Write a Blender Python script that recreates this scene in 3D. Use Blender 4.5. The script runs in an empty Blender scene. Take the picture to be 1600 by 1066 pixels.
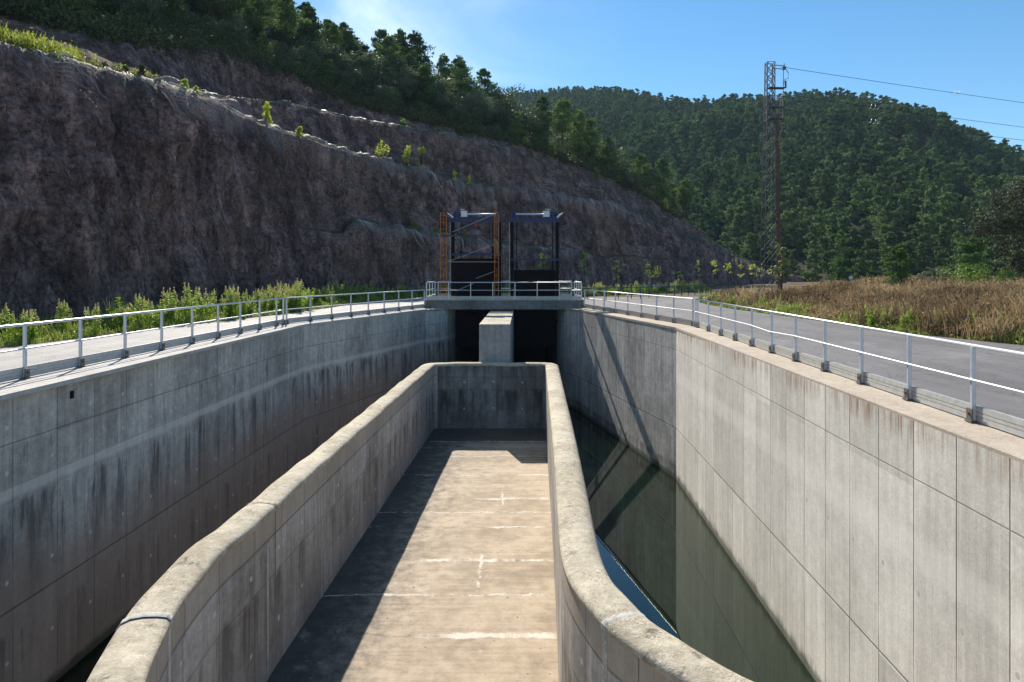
import bpy, bmesh, math, random
import numpy as np
from mathutils import Vector
R = math.radians
random.seed(7); rng = np.random.default_rng(7)
sc = bpy.context.scene; col = sc.collection

# ------------------------------------------------------------------ camera
F, CX, HY, CZ = 1067.0, 800.0, 426.0, 2.19      # focal length / horizon of the 1600x1066 photograph
cam_d = bpy.data.cameras.new('camera'); cam = bpy.data.objects.new('camera', cam_d); col.objects.link(cam)
cam.location = (0, 0, CZ); cam.rotation_euler = (R(90), 0, 0)
cam_d.sensor_width = 36; cam_d.lens = 36*F/1600.0
cam_d.shift_y = -(533-HY)/1600.0; cam_d.clip_start = 0.1; cam_d.clip_end = 5000
sc.camera = cam

# ------------------------------------------------------------------ light: direction the light travels
LX, LY = 0.40, -1.33
SUN_EL = math.atan2(1, math.hypot(LX, LY)); SUN_ROT = math.atan2(-LX, -LY)
sun_d = bpy.data.lights.new('sun', 'SUN'); sun = bpy.data.objects.new('sun', sun_d); col.objects.link(sun)
sun_d.energy = 5.0; sun_d.angle = R(0.55); sun_d.color = (1.0, 0.93, 0.82)
sun.rotation_euler = Vector((LX, LY, -1)).to_track_quat('-Z', 'Y').to_euler(); sun.location = (-40, 120, 120)

class G:
    """small helper to write shader nodes as expressions"""
    def __init__(s, nt): s.nt = nt; s.N = nt.nodes; s.L = nt.links
    def put(s, sock, v):
        if hasattr(v, 'is_linked') or isinstance(v, bpy.types.NodeSocket): s.L.new(v, sock)
        elif isinstance(v, (tuple, list)) and len(v) == 3 and sock.type == 'RGBA': sock.default_value = (*v, 1)
        else: sock.default_value = v
    def m(s, op, a, b=None, c=None, clamp=False):
        n = s.N.new('ShaderNodeMath'); n.operation = op; n.use_clamp = clamp
        for i, v in enumerate((a, b, c)):
            if v is not None: s.put(n.inputs[i], v)
        return n.outputs[0]
    def add(s, a, b): return s.m('ADD', a, b)
    def mul(s, a, b): return s.m('MULTIPLY', a, b)
    def sub(s, a, b): return s.m('SUBTRACT', a, b)
    def step(s, v, lo, hi, a=0.0, b=1.0):
        n = s.N.new('ShaderNodeMapRange'); n.interpolation_type = 'SMOOTHSTEP'
        s.put(n.inputs[0], v); s.put(n.inputs[1], lo); s.put(n.inputs[2], hi); s.put(n.inputs[3], a); s.put(n.inputs[4], b)
        return n.outputs[0]
    def xyz(s, x, y, z=0.0):
        n = s.N.new('ShaderNodeCombineXYZ')
        for i, v in enumerate((x, y, z)): s.put(n.inputs[i], v)
        return n.outputs[0]
    def sep(s, v):
        n = s.N.new('ShaderNodeSeparateXYZ'); s.put(n.inputs[0], v); return n.outputs
    def noise(s, v, sc_=1.0, det=4.0, rough=0.55, dist=0.0):
        n = s.N.new('ShaderNodeTexNoise'); s.put(n.inputs['Vector'], v); n.inputs['Scale'].default_value = sc_
        n.inputs['Detail'].default_value = det; n.inputs['Roughness'].default_value = rough; n.inputs['Distortion'].default_value = dist
        return n.outputs[0]
    def white(s, v):
        n = s.N.new('ShaderNodeTexWhiteNoise'); n.noise_dimensions = '3D'; s.put(n.inputs['Vector'], v); return n.outputs[0]
    def mix(s, f, a, b, mode='MIX'):
        n = s.N.new('ShaderNodeMix'); n.data_type = 'RGBA'; n.blend_type = mode
        s.put(n.inputs[0], f); s.put(n.inputs[6], a); s.put(n.inputs[7], b); return n.outputs[2]
    def line(s, v, period, w, off=0.0):
        """1 on a thin line every `period`"""
        t = s.m('PINGPONG', s.add(v, off), period/2.0)
        return s.step(t, w*0.3, w, 1.0, 0.0)
    def near(s, v, c, w):
        return s.step(s.m('ABSOLUTE', s.sub(v, c)), w*0.35, w, 1.0, 0.0)
    def vmul(s, v, t):
        n = s.N.new('ShaderNodeVectorMath'); n.operation = 'MULTIPLY'; s.put(n.inputs[0], v); n.inputs[1].default_value = t; return n.outputs[0]
    def bump(s, h, strength=0.3, dist=0.02):
        n = s.N.new('ShaderNodeBump'); n.inputs['Strength'].default_value = strength; n.inputs['Distance'].default_value = dist
        s.put(n.inputs['Height'], h); return n.outputs[0]

# ------------------------------------------------------------------ world
w = bpy.data.worlds.new('World'); sc.world = w; w.use_nodes = True
g = G(w.node_tree); g.N.clear()
sky = g.N.new('ShaderNodeTexSky'); sky.sky_type = 'NISHITA'; sky.sun_disc = False
sky.sun_elevation = SUN_EL; sky.sun_rotation = SUN_ROT; sky.altitude = 600; sky.air_density = 1.0; sky.dust_density = 0.1; sky.ozone_density = 3.0
tc = g.N.new('ShaderNodeTexCoord').outputs['Generated']
sx, sy, sz = g.sep(tc)
cl = g.noise(g.xyz(g.m('DIVIDE', sx, g.add(sz, 0.12)), g.m('DIVIDE', sy, g.add(sz, 0.12)), 0.0), 0.9, 6.0, 0.55, 0.6)
clm = g.mul(g.step(cl, 0.42, 0.72), g.step(sx, 0.22, -0.25, 0.0, 1.0))
hs = g.N.new('ShaderNodeHueSaturation'); hs.inputs['Saturation'].default_value = 1.22; hs.inputs['Hue'].default_value = 0.492; g.put(hs.inputs['Color'], sky.outputs[0])
skc = g.mix(g.mul(clm, 0.75), hs.outputs[0], (9.0, 10.0, 10.5))
bg = g.N.new('ShaderNodeBackground'); g.put(bg.inputs[0], skc); bg.inputs[1].default_value = 0.088
g.L.new(bg.outputs[0], g.N.new('ShaderNodeOutputWorld').inputs[0])
sc.view_settings.view_transform = 'Standard'; sc.view_settings.look = 'None'; sc.view_settings.gamma = 1
sc.view_settings.exposure = 0.76

# ------------------------------------------------------------------ helpers
def at(px, py, z=0.0):
    """world point at height z seen at photo pixel"""
    d = (CZ-z)*F/(py-HY); return Vector(((px-CX)*d/F, d, z))
def atd(px, py, d): return Vector(((px-CX)*d/F, d, CZ-(py-HY)*d/F))

def mat(name):
    m = bpy.data.materials.new(name); m.use_nodes = True; nt = m.node_tree; nt.nodes.clear(); g = G(nt)
    out = nt.nodes.new('ShaderNodeOutputMaterial'); return m, g, out
def pbsdf(g, color, rough=0.8, metal=0.0, spec=0.3, normal=None):
    p = g.N.new('ShaderNodeBsdfPrincipled'); g.put(p.inputs['Base Color'], color); g.put(p.inputs['Roughness'], rough)
    p.inputs['Metallic'].default_value = metal; p.inputs['Specular IOR Level'].default_value = spec
    if normal is not None: g.put(p.inputs['Normal'], normal)
    return p
def simple(name, c, rough=0.6, metal=0.0, spec=0.4, var=0.18, scale=6.0):
    m, g, out = mat(name); oc = g.N.new('ShaderNodeTexCoord').outputs['Object']
    n = g.noise(oc, scale, 5.0, 0.6)
    cc = g.mix(g.step(n, 0.3, 0.75), tuple(v*(1-var) for v in c), tuple(min(1, v*(1+var)) for v in c))
    p = pbsdf(g, cc, rough, metal, spec, g.bump(n, 0.15, 0.01)); g.L.new(p.outputs[0], out.inputs[0]); return m

def tag(o, label=None, cat=None, group=None, kind=None):
    if label: o['label'] = label
    if cat: o['category'] = cat
    if group: o['group'] = group
    if kind: o['kind'] = kind
    return o
def empty(name, loc, label, cat, group=None):
    o = bpy.data.objects.new(name, None); col.objects.link(o); o.location = loc; o.empty_display_size = 0.3
    return tag(o, label, cat, group)

class MB:
    def __init__(s): s.v = []; s.f = []; s.m = []; s.uv = []
    def poly(s, pts, mi=0, uv=None):
        b = len(s.v); s.v += [tuple(p) for p in pts]; s.f.append(tuple(range(b, b+len(pts)))); s.m.append(mi)
        s.uv.append(uv or [(0, 0)]*len(pts))
    def box(s, lo, hi, mi=0, rz=0.0, c=None):
        x0, y0, z0 = lo; x1, y1, z1 = hi
        P = [Vector(p) for p in ((x0,y0,z0),(x1,y0,z0),(x1,y1,z0),(x0,y1,z0),(x0,y0,z1),(x1,y0,z1),(x1,y1,z1),(x0,y1,z1))]
        s._hexa(P, mi)
    def _hexa(s, P, mi=0):
        b = len(s.v); s.v += [tuple(p) for p in P]
        for q in ((0,3,2,1),(4,5,6,7),(0,1,5,4),(1,2,6,5),(2,3,7,6),(3,0,4,7)):
            s.f.append(tuple(b+i for i in q)); s.m.append(mi); s.uv.append([(0, 0)]*4)
    def bar(s, a, b, wd, ht, mi=0, up=(0, 0, 1)):
        a = Vector(a); b = Vector(b); d = (b-a).normalized(); up = Vector(up)
        if abs(d.dot(up)) > 0.95: up = Vector((0, 1, 0))
        n = d.cross(up).normalized(); u = n.cross(d).normalized()
        P = []
        for e in (a, b):
            for sx, sz in ((-1,-1),(1,-1),(1,1),(-1,1)): P.append(e+n*sx*wd/2+u*sz*ht/2)
        b0 = len(s.v); s.v += [tuple(p) for p in P]
        for q in ((0,1,2,3),(7,6,5,4),(0,4,5,1),(1,5,6,2),(2,6,7,3),(3,7,4,0)):
            s.f.append(tuple(b0+i for i in q)); s.m.append(mi); s.uv.append([(0, 0)]*4)
    def tube(s, pts, r, n=8, mi=0, r2=None):
        pts = [Vector(p) for p in pts]; b0 = len(s.v); K = len(pts)
        for i, p in enumerate(pts):
            d = (pts[min(i+1, K-1)]-pts[max(i-1, 0)]).normalized()
            up = Vector((0, 0, 1)) if abs(d.z) < 0.9 else Vector((1, 0, 0))
            a = d.cross(up).normalized(); c = a.cross(d).normalized()
            rr = r if r2 is None else r+(r2-r)*i/(K-1)
            for k in range(n):
                t = 2*math.pi*k/n; s.v.append(tuple(p+a*math.cos(t)*rr+c*math.sin(t)*rr))
        for i in range(K-1):
            for k in range(n):
                s.f.append((b0+i*n+k, b0+i*n+(k+1) % n, b0+(i+1)*n+(k+1) % n, b0+(i+1)*n+k)); s.m.append(mi); s.uv.append([(0, 0)]*4)
        s.f.append(tuple(b0+k for k in range(n))); s.m.append(mi); s.uv.append([(0, 0)]*n)
        s.f.append(tuple(b0+(K-1)*n+k for k in reversed(range(n)))); s.m.append(mi); s.uv.append([(0, 0)]*n)
    def build(s, name, mats, parent=None, smooth=False, uv=False, bevel=0.0):
        me = bpy.data.meshes.new(name); me.from_pydata(s.v, [], s.f)
        if not isinstance(mats, (list, tuple)): mats = [mats]
        for m in mats: me.materials.append(m)
        me.polygons.foreach_set('material_index', s.m)
        if smooth: me.polygons.foreach_set('use_smooth', [True]*len(s.f))
        if uv:
            l = me.uv_layers.new(name='UVMap'); flat = [c for q in s.uv for p in q for c in p]; l.data.foreach_set('uv', flat)
        me.update(); o = bpy.data.objects.new(name, me); col.objects.link(o)
        if parent: 
            o.parent = parent; o.matrix_parent_inverse = parent.matrix_basis.inverted()
        if bevel:
            b = o.modifiers.new('bevel', 'BEVEL'); b.width = bevel; b.segments = 2; b.limit_method = 'ANGLE'
        return o

def npmesh(name, V, Fq, mats, smooth=False, attr=None, uv=None, midx=None, link=True):
    """mesh from numpy: Fq (n,k)"""
    me = bpy.data.meshes.new(name); n, k = Fq.shape
    me.vertices.add(len(V)); me.vertices.foreach_set('co', np.ascontiguousarray(V, dtype=np.float32).ravel())
    me.loops.add(n*k); me.loops.foreach_set('vertex_index', np.ascontiguousarray(Fq, dtype=np.int32).ravel())
    me.polygons.add(n); me.polygons.foreach_set('loop_start', np.arange(0, n*k, k, dtype=np.int32))
    try: me.polygons.foreach_set('loop_total', np.full(n, k, dtype=np.int32))
    except Exception: pass
    for m in (mats if isinstance(mats, (list, tuple)) else [mats]): me.materials.append(m)
    if midx is not None: me.polygons.foreach_set('material_index', midx.astype(np.int32))
    me.update(calc_edges=True)
    me.polygons.foreach_set('use_smooth', np.full(n, smooth, dtype=bool))
    if attr is not None:
        a = me.attributes.new('rnd', 'FLOAT', 'POINT'); a.data.foreach_set('value', attr.astype(np.float32))
    if uv is not None:
        l = me.uv_layers.new(name='UVMap'); l.data.foreach_set('uv', uv[Fq.ravel()].astype(np.float32).ravel())
    me.update()
    if not link: return me
    o = bpy.data.objects.new(name, me); col.objects.link(o); return o

def _h(i, j, k, s):
    n = (i*374761393+j*668265263+k*2147483647+s*144665) & 0xffffffff
    n = ((n ^ (n >> 13))*1274126177) & 0xffffffff
    return ((n ^ (n >> 16)) & 0xffff)/65535.0
def vnoise(x, y, z, s=0):
    x = np.asarray(x, float); y = np.asarray(y, float)+0*x; z = np.asarray(z, float)+0*x
    i = np.floor(x).astype(np.int64); j = np.floor(y).astype(np.int64); k = np.floor(z).astype(np.int64)
    u, v, w_ = x-i, y-j, z-k; u = u*u*(3-2*u); v = v*v*(3-2*v); w_ = w_*w_*(3-2*w_)
    r = 0
    for a in (0, 1):
        for b in (0, 1):
            for c in (0, 1):
                r = r+_h(i+a, j+b, k+c, s)*(u if a else 1-u)*(v if b else 1-v)*(w_ if c else 1-w_)
    return r*2-1
def fbm(x, y, z, o=4, s=0):
    r = 0; a = 1.0; f = 1.0
    for q in range(o):
        r = r+a*vnoise(x*f, y*f, z*f, s+q*17); a *= 0.5; f *= 2.03
    return r

# ------------------------------------------------------------------ concrete
def uvnode(g):
    n = g.N.new('ShaderNodeUVMap'); n.uv_map = 'UVMap'; return g.sep(n.outputs[0])

def wall_concrete(name, c0, c1, du, off, rows, ties, stains, brown=0.0, browncol=(0.16, 0.115, 0.095), boards=0.5, rust=0.0, tiecol=(0.66, 0.65, 0.62), jointdark=0.6, lightband=None, topcol=None, jw=0.014, streak=1.0):
    """board marked in situ concrete. UV: u metres along the wall, v height z"""
    m, g, out = mat(name); u, v, _ = uvnode(g)
    P = g.xyz(u, v)
    big = g.noise(P, 0.45, 5.0, 0.6); med = g.noise(P, 2.2, 6.0, 0.65); fine = g.noise(P, 22.0, 4.0, 0.6)
    c = g.mix(g.step(g.add(g.mul(big, 0.6), g.mul(med, 0.4)), 0.35, 0.65), c0, c1)
    # boards
    wob = g.mul(g.sub(g.noise(g.xyz(g.mul(u, 0.3), g.mul(v, 2.0)), 1.0, 2.0), 0.5), 0.012)
    uu = g.add(u, wob)
    bid = g.white(g.xyz(g.m('FLOOR', g.m('DIVIDE', g.add(uu, off), du/5.0)), g.m('FLOOR', g.mul(v, 0.25)), 1.0))
    pid = g.white(g.xyz(g.m('FLOOR', g.m('DIVIDE', g.add(uu, off), du)), g.m('FLOOR', g.mul(g.add(v, 4.0), 0.33)), 2.0))
    val = g.add(g.add(g.mul(g.sub(bid, 0.5), 0.22*boards), g.mul(g.sub(pid, 0.5), 0.26)), 1.0)
    c = g.mix(1.0, c, g.xyz(val, val, val), 'MULTIPLY')
    # fine vertical streaks
    st = g.noise(g.xyz(g.mul(u, 7.0), g.mul(v, 0.35), 3.3), 1.0, 6.0, 0.65)
    sv = g.step(st, 0.3, 0.7, 1-0.20*streak, 1+0.12*streak); c = g.mix(1.0, c, g.xyz(sv, sv, sv), 'MULTIPLY')
    sp = g.step(fine, 0.3, 0.7, 0.92, 1.07); c = g.mix(1.0, c, g.xyz(sp, sp, sp), 'MULTIPLY')
    # efflorescence, pale runs
    ef = g.mul(g.step(g.noise(g.xyz(g.mul(u, 4.0), g.mul(v, 0.5), 9.0), 1.0, 5.0, 0.6), 0.58, 0.75), 0.45*streak)
    mot = g.step(g.noise(g.xyz(u, v, 31.0), 6.0, 8.0, 0.75), 0.36, 0.64, 1-0.14*streak, 1+0.10*streak); c = g.mix(1.0, c, g.xyz(mot, mot, mot), 'MULTIPLY')
    c = g.mix(ef, c, tuple(min(1, x*1.55) for x in c1))
    if lightband is not None:
        zc, wd, k = lightband
        bnd = g.near(g.add(v, g.mul(g.sub(med, 0.5), 0.12)), zc, wd)
        c = g.mix(g.mul(bnd, k), c, tuple(min(1, x*1.35) for x in c1))
    if topcol is not None:
        c = g.mix(g.mul(g.step(g.add(v, g.mul(g.sub(med, 0.5), 0.08)), topcol[0]-0.03, topcol[0]+0.05), topcol[2]), c, topcol[1])
    if brown:
        lo = g.step(g.add(v, g.mul(g.sub(big, 0.5), 2.2)), -1.9, -3.9)
        c = g.mix(g.mul(lo, brown), c, g.mix(med, browncol, tuple(x*0.62 for x in browncol)))
    # dark runs (moss / damp) below given heights: (z, length, amount, threshold)
    for k, (z0, ln, am, th) in enumerate(stains):
        n1 = g.noise(g.xyz(g.mul(u, 2.3), g.mul(v, 0.22), 20.0+7*k), 1.0, 7.0, 0.68, 0.2)
        edge = g.add(v, g.mul(g.sub(g.noise(g.xyz(g.mul(u, 3.0), 5.0*k, 0.0), 1.0, 4.0), 0.5), 0.5))
        below = g.mul(g.step(edge, z0, z0-0.18), g.step(edge, z0-ln, z0-0.2))
        s_ = g.mul(g.mul(g.step(n1, th, th+0.13), below), am)
        c = g.mix(s_, c, (0.052, 0.047, 0.043))
    if rust:
        n2 = g.noise(g.xyz(g.mul(u, 5.0), g.mul(v, 0.3), 77.0), 1.0, 5.0, 0.7)
        n3 = g.noise(g.xyz(g.mul(u, 0.7), 0.0, 7.0), 1.0, 3.0)
        top = g.step(g.add(v, g.mul(n2, 0.45)), -0.25, 0.15)
        c = g.mix(g.mul(g.mul(g.mul(top, g.step(n2, 0.42, 0.62)), g.step(n3, 0.35, 0.6)), rust), c, (0.24, 0.13, 0.065))
        drip = g.mul(g.step(g.noise(g.xyz(g.mul(u, 9.0), g.mul(v, 0.2), 51.0), 1.0, 4.0, 0.7), 0.60, 0.68), g.step(v, -1.1, -0.05))
        c = g.mix(g.mul(drip, 0.55*rust), c, (0.10, 0.075, 0.055))
    # algae at the waterline
    al = g.step(g.add(v, g.mul(g.sub(med, 0.5), 0.30)), -5.68, -5.86); c = g.mix(g.mul(al, 0.75), c, (0.030, 0.042, 0.016))
    # joints
    J = g.line(g.add(uu, off), du, jw)
    keep = g.step(g.noise(g.xyz(g.m('FLOOR', g.m('DIVIDE', g.add(uu, off+du/2), du)), g.mul(v, 0.4), 4.0), 1.0, 2.0), 0.35, 0.5)
    J = g.mul(J, g.add(0.35, g.mul(keep, 0.65)))
    J2 = g.mul(g.line(g.add(uu, off), du/5.0, 0.010), 0.28*boards)
    for z, s_, wd in rows:
        J = g.m('MAXIMUM', J, g.mul(g.near(g.add(v, g.mul(g.sub(big, 0.5), 0.02)), z, wd), s_))
    Jt = g.m('MAXIMUM', J, J2)
    c = g.mix(g.mul(Jt, jointdark), c, (0.022, 0.021, 0.021))
    # tie holes
    if ties:
        tu = g.m('PINGPONG', g.add(uu, off+du*0.12), du/2.0); T = None
        for z in ties:
            dz = g.sub(v, g.add(z, g.mul(g.sub(pid, 0.5), 0.05)))
            dd = g.m('SQRT', g.add(g.m('POWER', tu, 2.0), g.m('POWER', dz, 2.0)))
            t = g.step(dd, 0.034, 0.050, 1.0, 0.0); T = t if T is None else g.m('MAXIMUM', T, t)
        c = g.mix(g.mul(T, 0.8), c, tiecol)
    hgt = g.sub(g.add(g.mul(fine, 0.3), g.mul(st, 0.5)), g.mul(Jt, 1.2))
    p = pbsdf(g, c, 0.85, 0, 0.25, g.bump(hgt, 0.5, 0.012)); g.L.new(p.outputs[0], out.inputs[0]); return m

def slab_concrete(name, c0, c1, spots=0.5, uvs=False, scale=1.0, lich=0.4, bumpd=0.015):
    m, g, out = mat(name); oc = g.N.new('ShaderNodeTexCoord').outputs['Object']
    big = g.noise(oc, 0.7*scale, 5.0, 0.6); med = g.noise(oc, 5.0*scale, 6.0, 0.7); fine = g.noise(oc, 45.0*scale, 3.0, 0.6)
    c = g.mix(g.step(g.add(g.mul(big, 0.5), g.mul(med, 0.5)), 0.36, 0.62), c0, c1)
    c = g.mix(g.mul(g.step(g.noise(g.vmul(oc, (1, 1, 1)), 3.3, 7.0, 0.72, 0.5), 0.56, 0.70), spots), c, (0.055, 0.048, 0.042))
    c = g.mix(g.mul(g.step(g.noise(oc, 9.0, 6.0, 0.75), 0.58, 0.66), lich), c, tuple(min(1, x*1.5) for x in c1))
    c = g.mix(g.mul(g.step(fine, 0.60, 0.70), 0.5), c, (0.06, 0.055, 0.05))
    lc = g.mul(g.step(g.noise(oc, 1.1, 4.0, 0.6), 0.48, 0.62), g.step(g.noise(oc, 28.0, 5.0, 0.75), 0.52, 0.60)); c = g.mix(g.mul(lc, spots), c, (0.07, 0.062, 0.052))
    hc = g.mul(g.near(g.noise(oc, 3.0, 8.0, 0.7, 0.8), 0.5, 0.007), 0.6); c = g.mix(hc, c, (0.08, 0.07, 0.06))
    p = pbsdf(g, c, 0.9, 0, 0.2, g.bump(g.add(med, g.mul(fine, 0.4)), 0.6, bumpd)); g.L.new(p.outputs[0], out.inputs[0]); return m

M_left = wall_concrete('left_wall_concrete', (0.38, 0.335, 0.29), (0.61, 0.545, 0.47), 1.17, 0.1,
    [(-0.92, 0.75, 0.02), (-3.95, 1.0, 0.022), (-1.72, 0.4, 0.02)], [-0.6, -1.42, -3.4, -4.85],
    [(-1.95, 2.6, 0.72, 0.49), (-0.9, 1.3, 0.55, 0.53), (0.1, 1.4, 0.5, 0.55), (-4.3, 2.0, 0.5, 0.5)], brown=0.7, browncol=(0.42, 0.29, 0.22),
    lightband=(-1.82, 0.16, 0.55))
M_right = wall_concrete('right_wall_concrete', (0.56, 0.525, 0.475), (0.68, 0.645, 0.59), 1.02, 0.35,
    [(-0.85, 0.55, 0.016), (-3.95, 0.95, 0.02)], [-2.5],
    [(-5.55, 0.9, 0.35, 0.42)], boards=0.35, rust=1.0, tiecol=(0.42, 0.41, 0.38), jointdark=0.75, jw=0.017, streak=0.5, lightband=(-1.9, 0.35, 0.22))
M_rfar = wall_concrete('far_right_wall_concrete', (0.34, 0.32, 0.30), (0.58, 0.55, 0.51), 1.18, 0.2,
    [(-0.85, 0.6, 0.018), (-3.95, 1.0, 0.025), (-2.6, 0.3, 0.015)], [-2.4, -4.9],
    [(-0.3, 3.0, 0.35, 0.52), (-5.3, 0.9, 0.6, 0.42)], boards=1.2, rust=0.3, jointdark=0.8)
M_flume = wall_concrete('flume_wall_concrete', (0.36, 0.335, 0.305), (0.54, 0.51, 0.465), 1.22, 0.55,
    [(-2.42, 0.75, 0.03), (-3.12, 0.55, 0.018)], [-2.75, -4.0],
    [(-3.05, 2.0, 0.6, 0.48), (-2.5, 1.6, 0.4, 0.55)], boards=0.6, brown=0.35, browncol=(0.2, 0.16, 0.12), topcol=(-2.42, (0.40, 0.33, 0.24), 0.6))
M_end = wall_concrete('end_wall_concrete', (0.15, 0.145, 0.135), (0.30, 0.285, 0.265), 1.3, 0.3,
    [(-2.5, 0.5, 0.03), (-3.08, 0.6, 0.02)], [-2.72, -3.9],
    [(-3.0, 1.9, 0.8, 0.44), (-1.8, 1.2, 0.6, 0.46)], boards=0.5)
M_pier = wall_concrete('pier_concrete', (0.24, 0.235, 0.23), (0.34, 0.33, 0.32), 2.2, 0.4, [(-4.0, 0.6, 0.02)], [],
    [(0.0, 2.2, 0.4, 0.52)], boards=0.2)
M_cap = slab_concrete('weathered_cap_concrete', (0.35, 0.30, 0.22), (0.56, 0.50, 0.39), 0.75, lich=0.5, bumpd=0.03)
M_ledge = slab_concrete('ledge_concrete', (0.40, 0.335, 0.265), (0.50, 0.425, 0.345), 0.18, lich=0.1)
M_ledge2 = slab_concrete('pale_ledge_concrete', (0.42, 0.39, 0.36), (0.55, 0.52, 0.48), 0.15, lich=0.2)
M_deck = slab_concrete('deck_concrete', (0.13, 0.125, 0.115), (0.27, 0.26, 0.245), 0.6, lich=0.2)
M_mortar = slab_concrete('pale_mortar', (0.38, 0.36, 0.32), (0.58, 0.56, 0.51), 0.3)

def asphalt(name, c0, c1, tan=None):
    m, g, out = mat(name); oc = g.N.new('ShaderNodeTexCoord').outputs['Object']
    x, y, z = g.sep(oc)
    big = g.noise(oc, 0.25, 5.0, 0.6); fine = g.noise(oc, 55.0, 3.0, 0.7)
    tr = g.noise(g.xyz(g.mul(x, 1.2), g.mul(y, 0.09), 0.0), 1.0, 5.0, 0.6)
    c = g.mix(g.step(g.add(g.mul(big, 0.5), g.mul(tr, 0.5)), 0.36, 0.62), c0, c1)
    sp = g.step(fine, 0.3, 0.72, 0.72, 1.3); c = g.mix(1.0, c, g.xyz(sp, sp, sp), 'MULTIPLY')
    p1 = g.step(g.noise(oc, 2.6, 6.0, 0.75, 0.6), 0.62, 0.72); c = g.mix(g.mul(p1, 0.35), c, tuple(v*0.5 for v in c0))
    p2 = g.step(g.noise(g.xyz(g.mul(x, 0.9), g.mul(y, 0.35), 4.0), 1.0, 6.0, 0.7), 0.55, 0.66); c = g.mix(g.mul(p2, 0.35), c, tuple(v*1.7 for v in c1))
    gv = g.step(g.noise(oc, 26.0, 2.0, 0.5), 0.70, 0.74); c = g.mix(g.mul(gv, 0.6), c, tuple(v*2.2 for v in c1))
    ck = g.near(g.noise(oc, 0.55, 6.0, 0.6, 0.8), 0.5, 0.006); c = g.mix(g.mul(ck, 0.7), c, (0.02, 0.02, 0.02))
    p = pbsdf(g, c, 0.82, 0, 0.35, g.bump(fine, 0.5, 0.01)); g.L.new(p.outputs[0], out.inputs[0]); return m
M_road = asphalt('worn_asphalt', (0.115, 0.108, 0.11), (0.165, 0.155, 0.155))
M_roadL = asphalt('glare_asphalt', (0.27, 0.255, 0.25), (0.36, 0.345, 0.335))  # same asphalt, grazing sun glare painted in as a paler tone

def mat_floor():
    m, g, out = mat('flume_floor_concrete'); oc = g.N.new('ShaderNodeTexCoord').outputs['Object']; x, y, z = g.sep(oc)
    big = g.noise(oc, 0.6, 5.0, 0.6); med = g.noise(oc, 3.5, 7.0, 0.7); fine = g.noise(oc, 40.0, 4.0, 0.65)
    br = g.noise(g.xyz(g.mul(x, 0.5), g.mul(y, 9.0), 0.0), 1.0, 5.0, 0.6)
    c = g.mix(g.step(g.add(g.mul(big, 0.45), g.add(g.mul(med, 0.35), g.mul(br, 0.2))), 0.38, 0.6), (0.25, 0.19, 0.125), (0.44, 0.35, 0.25))
    sp = g.step(fine, 0.3, 0.7, 0.88, 1.1); c = g.mix(1.0, c, g.xyz(sp, sp, sp), 'MULTIPLY')
    # damp black dirt, with the shade of left and end walls painted in
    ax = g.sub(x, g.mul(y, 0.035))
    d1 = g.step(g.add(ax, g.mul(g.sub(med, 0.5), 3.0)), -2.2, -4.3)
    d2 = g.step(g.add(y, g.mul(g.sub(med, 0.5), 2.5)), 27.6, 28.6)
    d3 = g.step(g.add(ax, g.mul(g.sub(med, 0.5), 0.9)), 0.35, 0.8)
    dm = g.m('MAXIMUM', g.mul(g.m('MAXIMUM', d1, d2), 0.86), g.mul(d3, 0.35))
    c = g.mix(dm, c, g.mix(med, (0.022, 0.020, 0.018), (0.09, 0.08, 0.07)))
    # transverse cracks with white efflorescence
    wy = g.add(y, g.add(g.mul(g.sub(g.noise(oc, 1.1, 5.0, 0.7), 0.5), 0.5), g.mul(g.sub(g.noise(oc, 7.0, 6.0, 0.8), 0.5), 0.22))); E = None; K = None
    for yy, wd, x0, x1 in ((28.25, .07, -5, 3), (21.1, .09, -.9, 2.2), (23.6, .05, -4, 1.2), (18.75, .07, -.4, .9), (16.6, .10, -2.0, 2.0), (13.15, .12, -1.6, .7), (19.9, .04, -5, 2), (14.8, .04, -5, 2), (26.0, .05, -2.2, 1.5), (11.4, .05, -5, 2)):
        l = g.near(wy, yy, wd); k = g.mul(g.step(x, x0-0.4, x0), g.step(x, x1, x1+0.4, 1.0, 0.0))
        e = g.mul(g.mul(l, k), g.step(g.noise(g.xyz(g.mul(x, 1.6), yy, 0.0), 1.0, 4.0, 0.7), 0.36, 0.56)); E = e if E is None else g.m('MAXIMUM', E, e)
        q = g.near(wy, yy, 0.018); K = q if K is None else g.m('MAXIMUM', K, q)
    lx = g.add(x, g.mul(g.sub(g.noise(oc, 2.0, 4.0, 0.7), 0.5), 0.35))
    for xx, y0, y1 in ((-0.75, 14.6, 17.2), (-0.3, 20.4, 22.5)):
        E = g.m('MAXIMUM', E, g.mul(g.mul(g.near(lx, xx, .05), g.mul(g.step(y, y0, y0+.4), g.step(y, y1-.4, y1, 1.0, 0.0))), g.step(med, 0.45, 0.55)))
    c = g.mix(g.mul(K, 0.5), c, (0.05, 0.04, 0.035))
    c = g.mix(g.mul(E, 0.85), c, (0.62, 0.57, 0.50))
    c = g.mix(g.mul(g.step(g.noise(oc, 1.3, 8.0, 0.8, 0.4), 0.56, 0.68), 0.4), c, (0.55, 0.48, 0.40))
    c = g.mix(g.mul(g.step(g.noise(oc, 7.0, 4.0, 0.7), 0.66, 0.70), 0.85), c, (0.05, 0.035, 0.025))
    c = g.mix(g.mul(g.mul(g.step(ax, 0.30, 0.75), g.step(g.noise(oc, 3.0, 5.0), 0.5, 0.6)), 0.5), c, (0.30, 0.19, 0.06))
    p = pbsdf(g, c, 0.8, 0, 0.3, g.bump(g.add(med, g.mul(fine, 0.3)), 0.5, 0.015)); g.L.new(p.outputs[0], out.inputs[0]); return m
M_floor = mat_floor()

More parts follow.
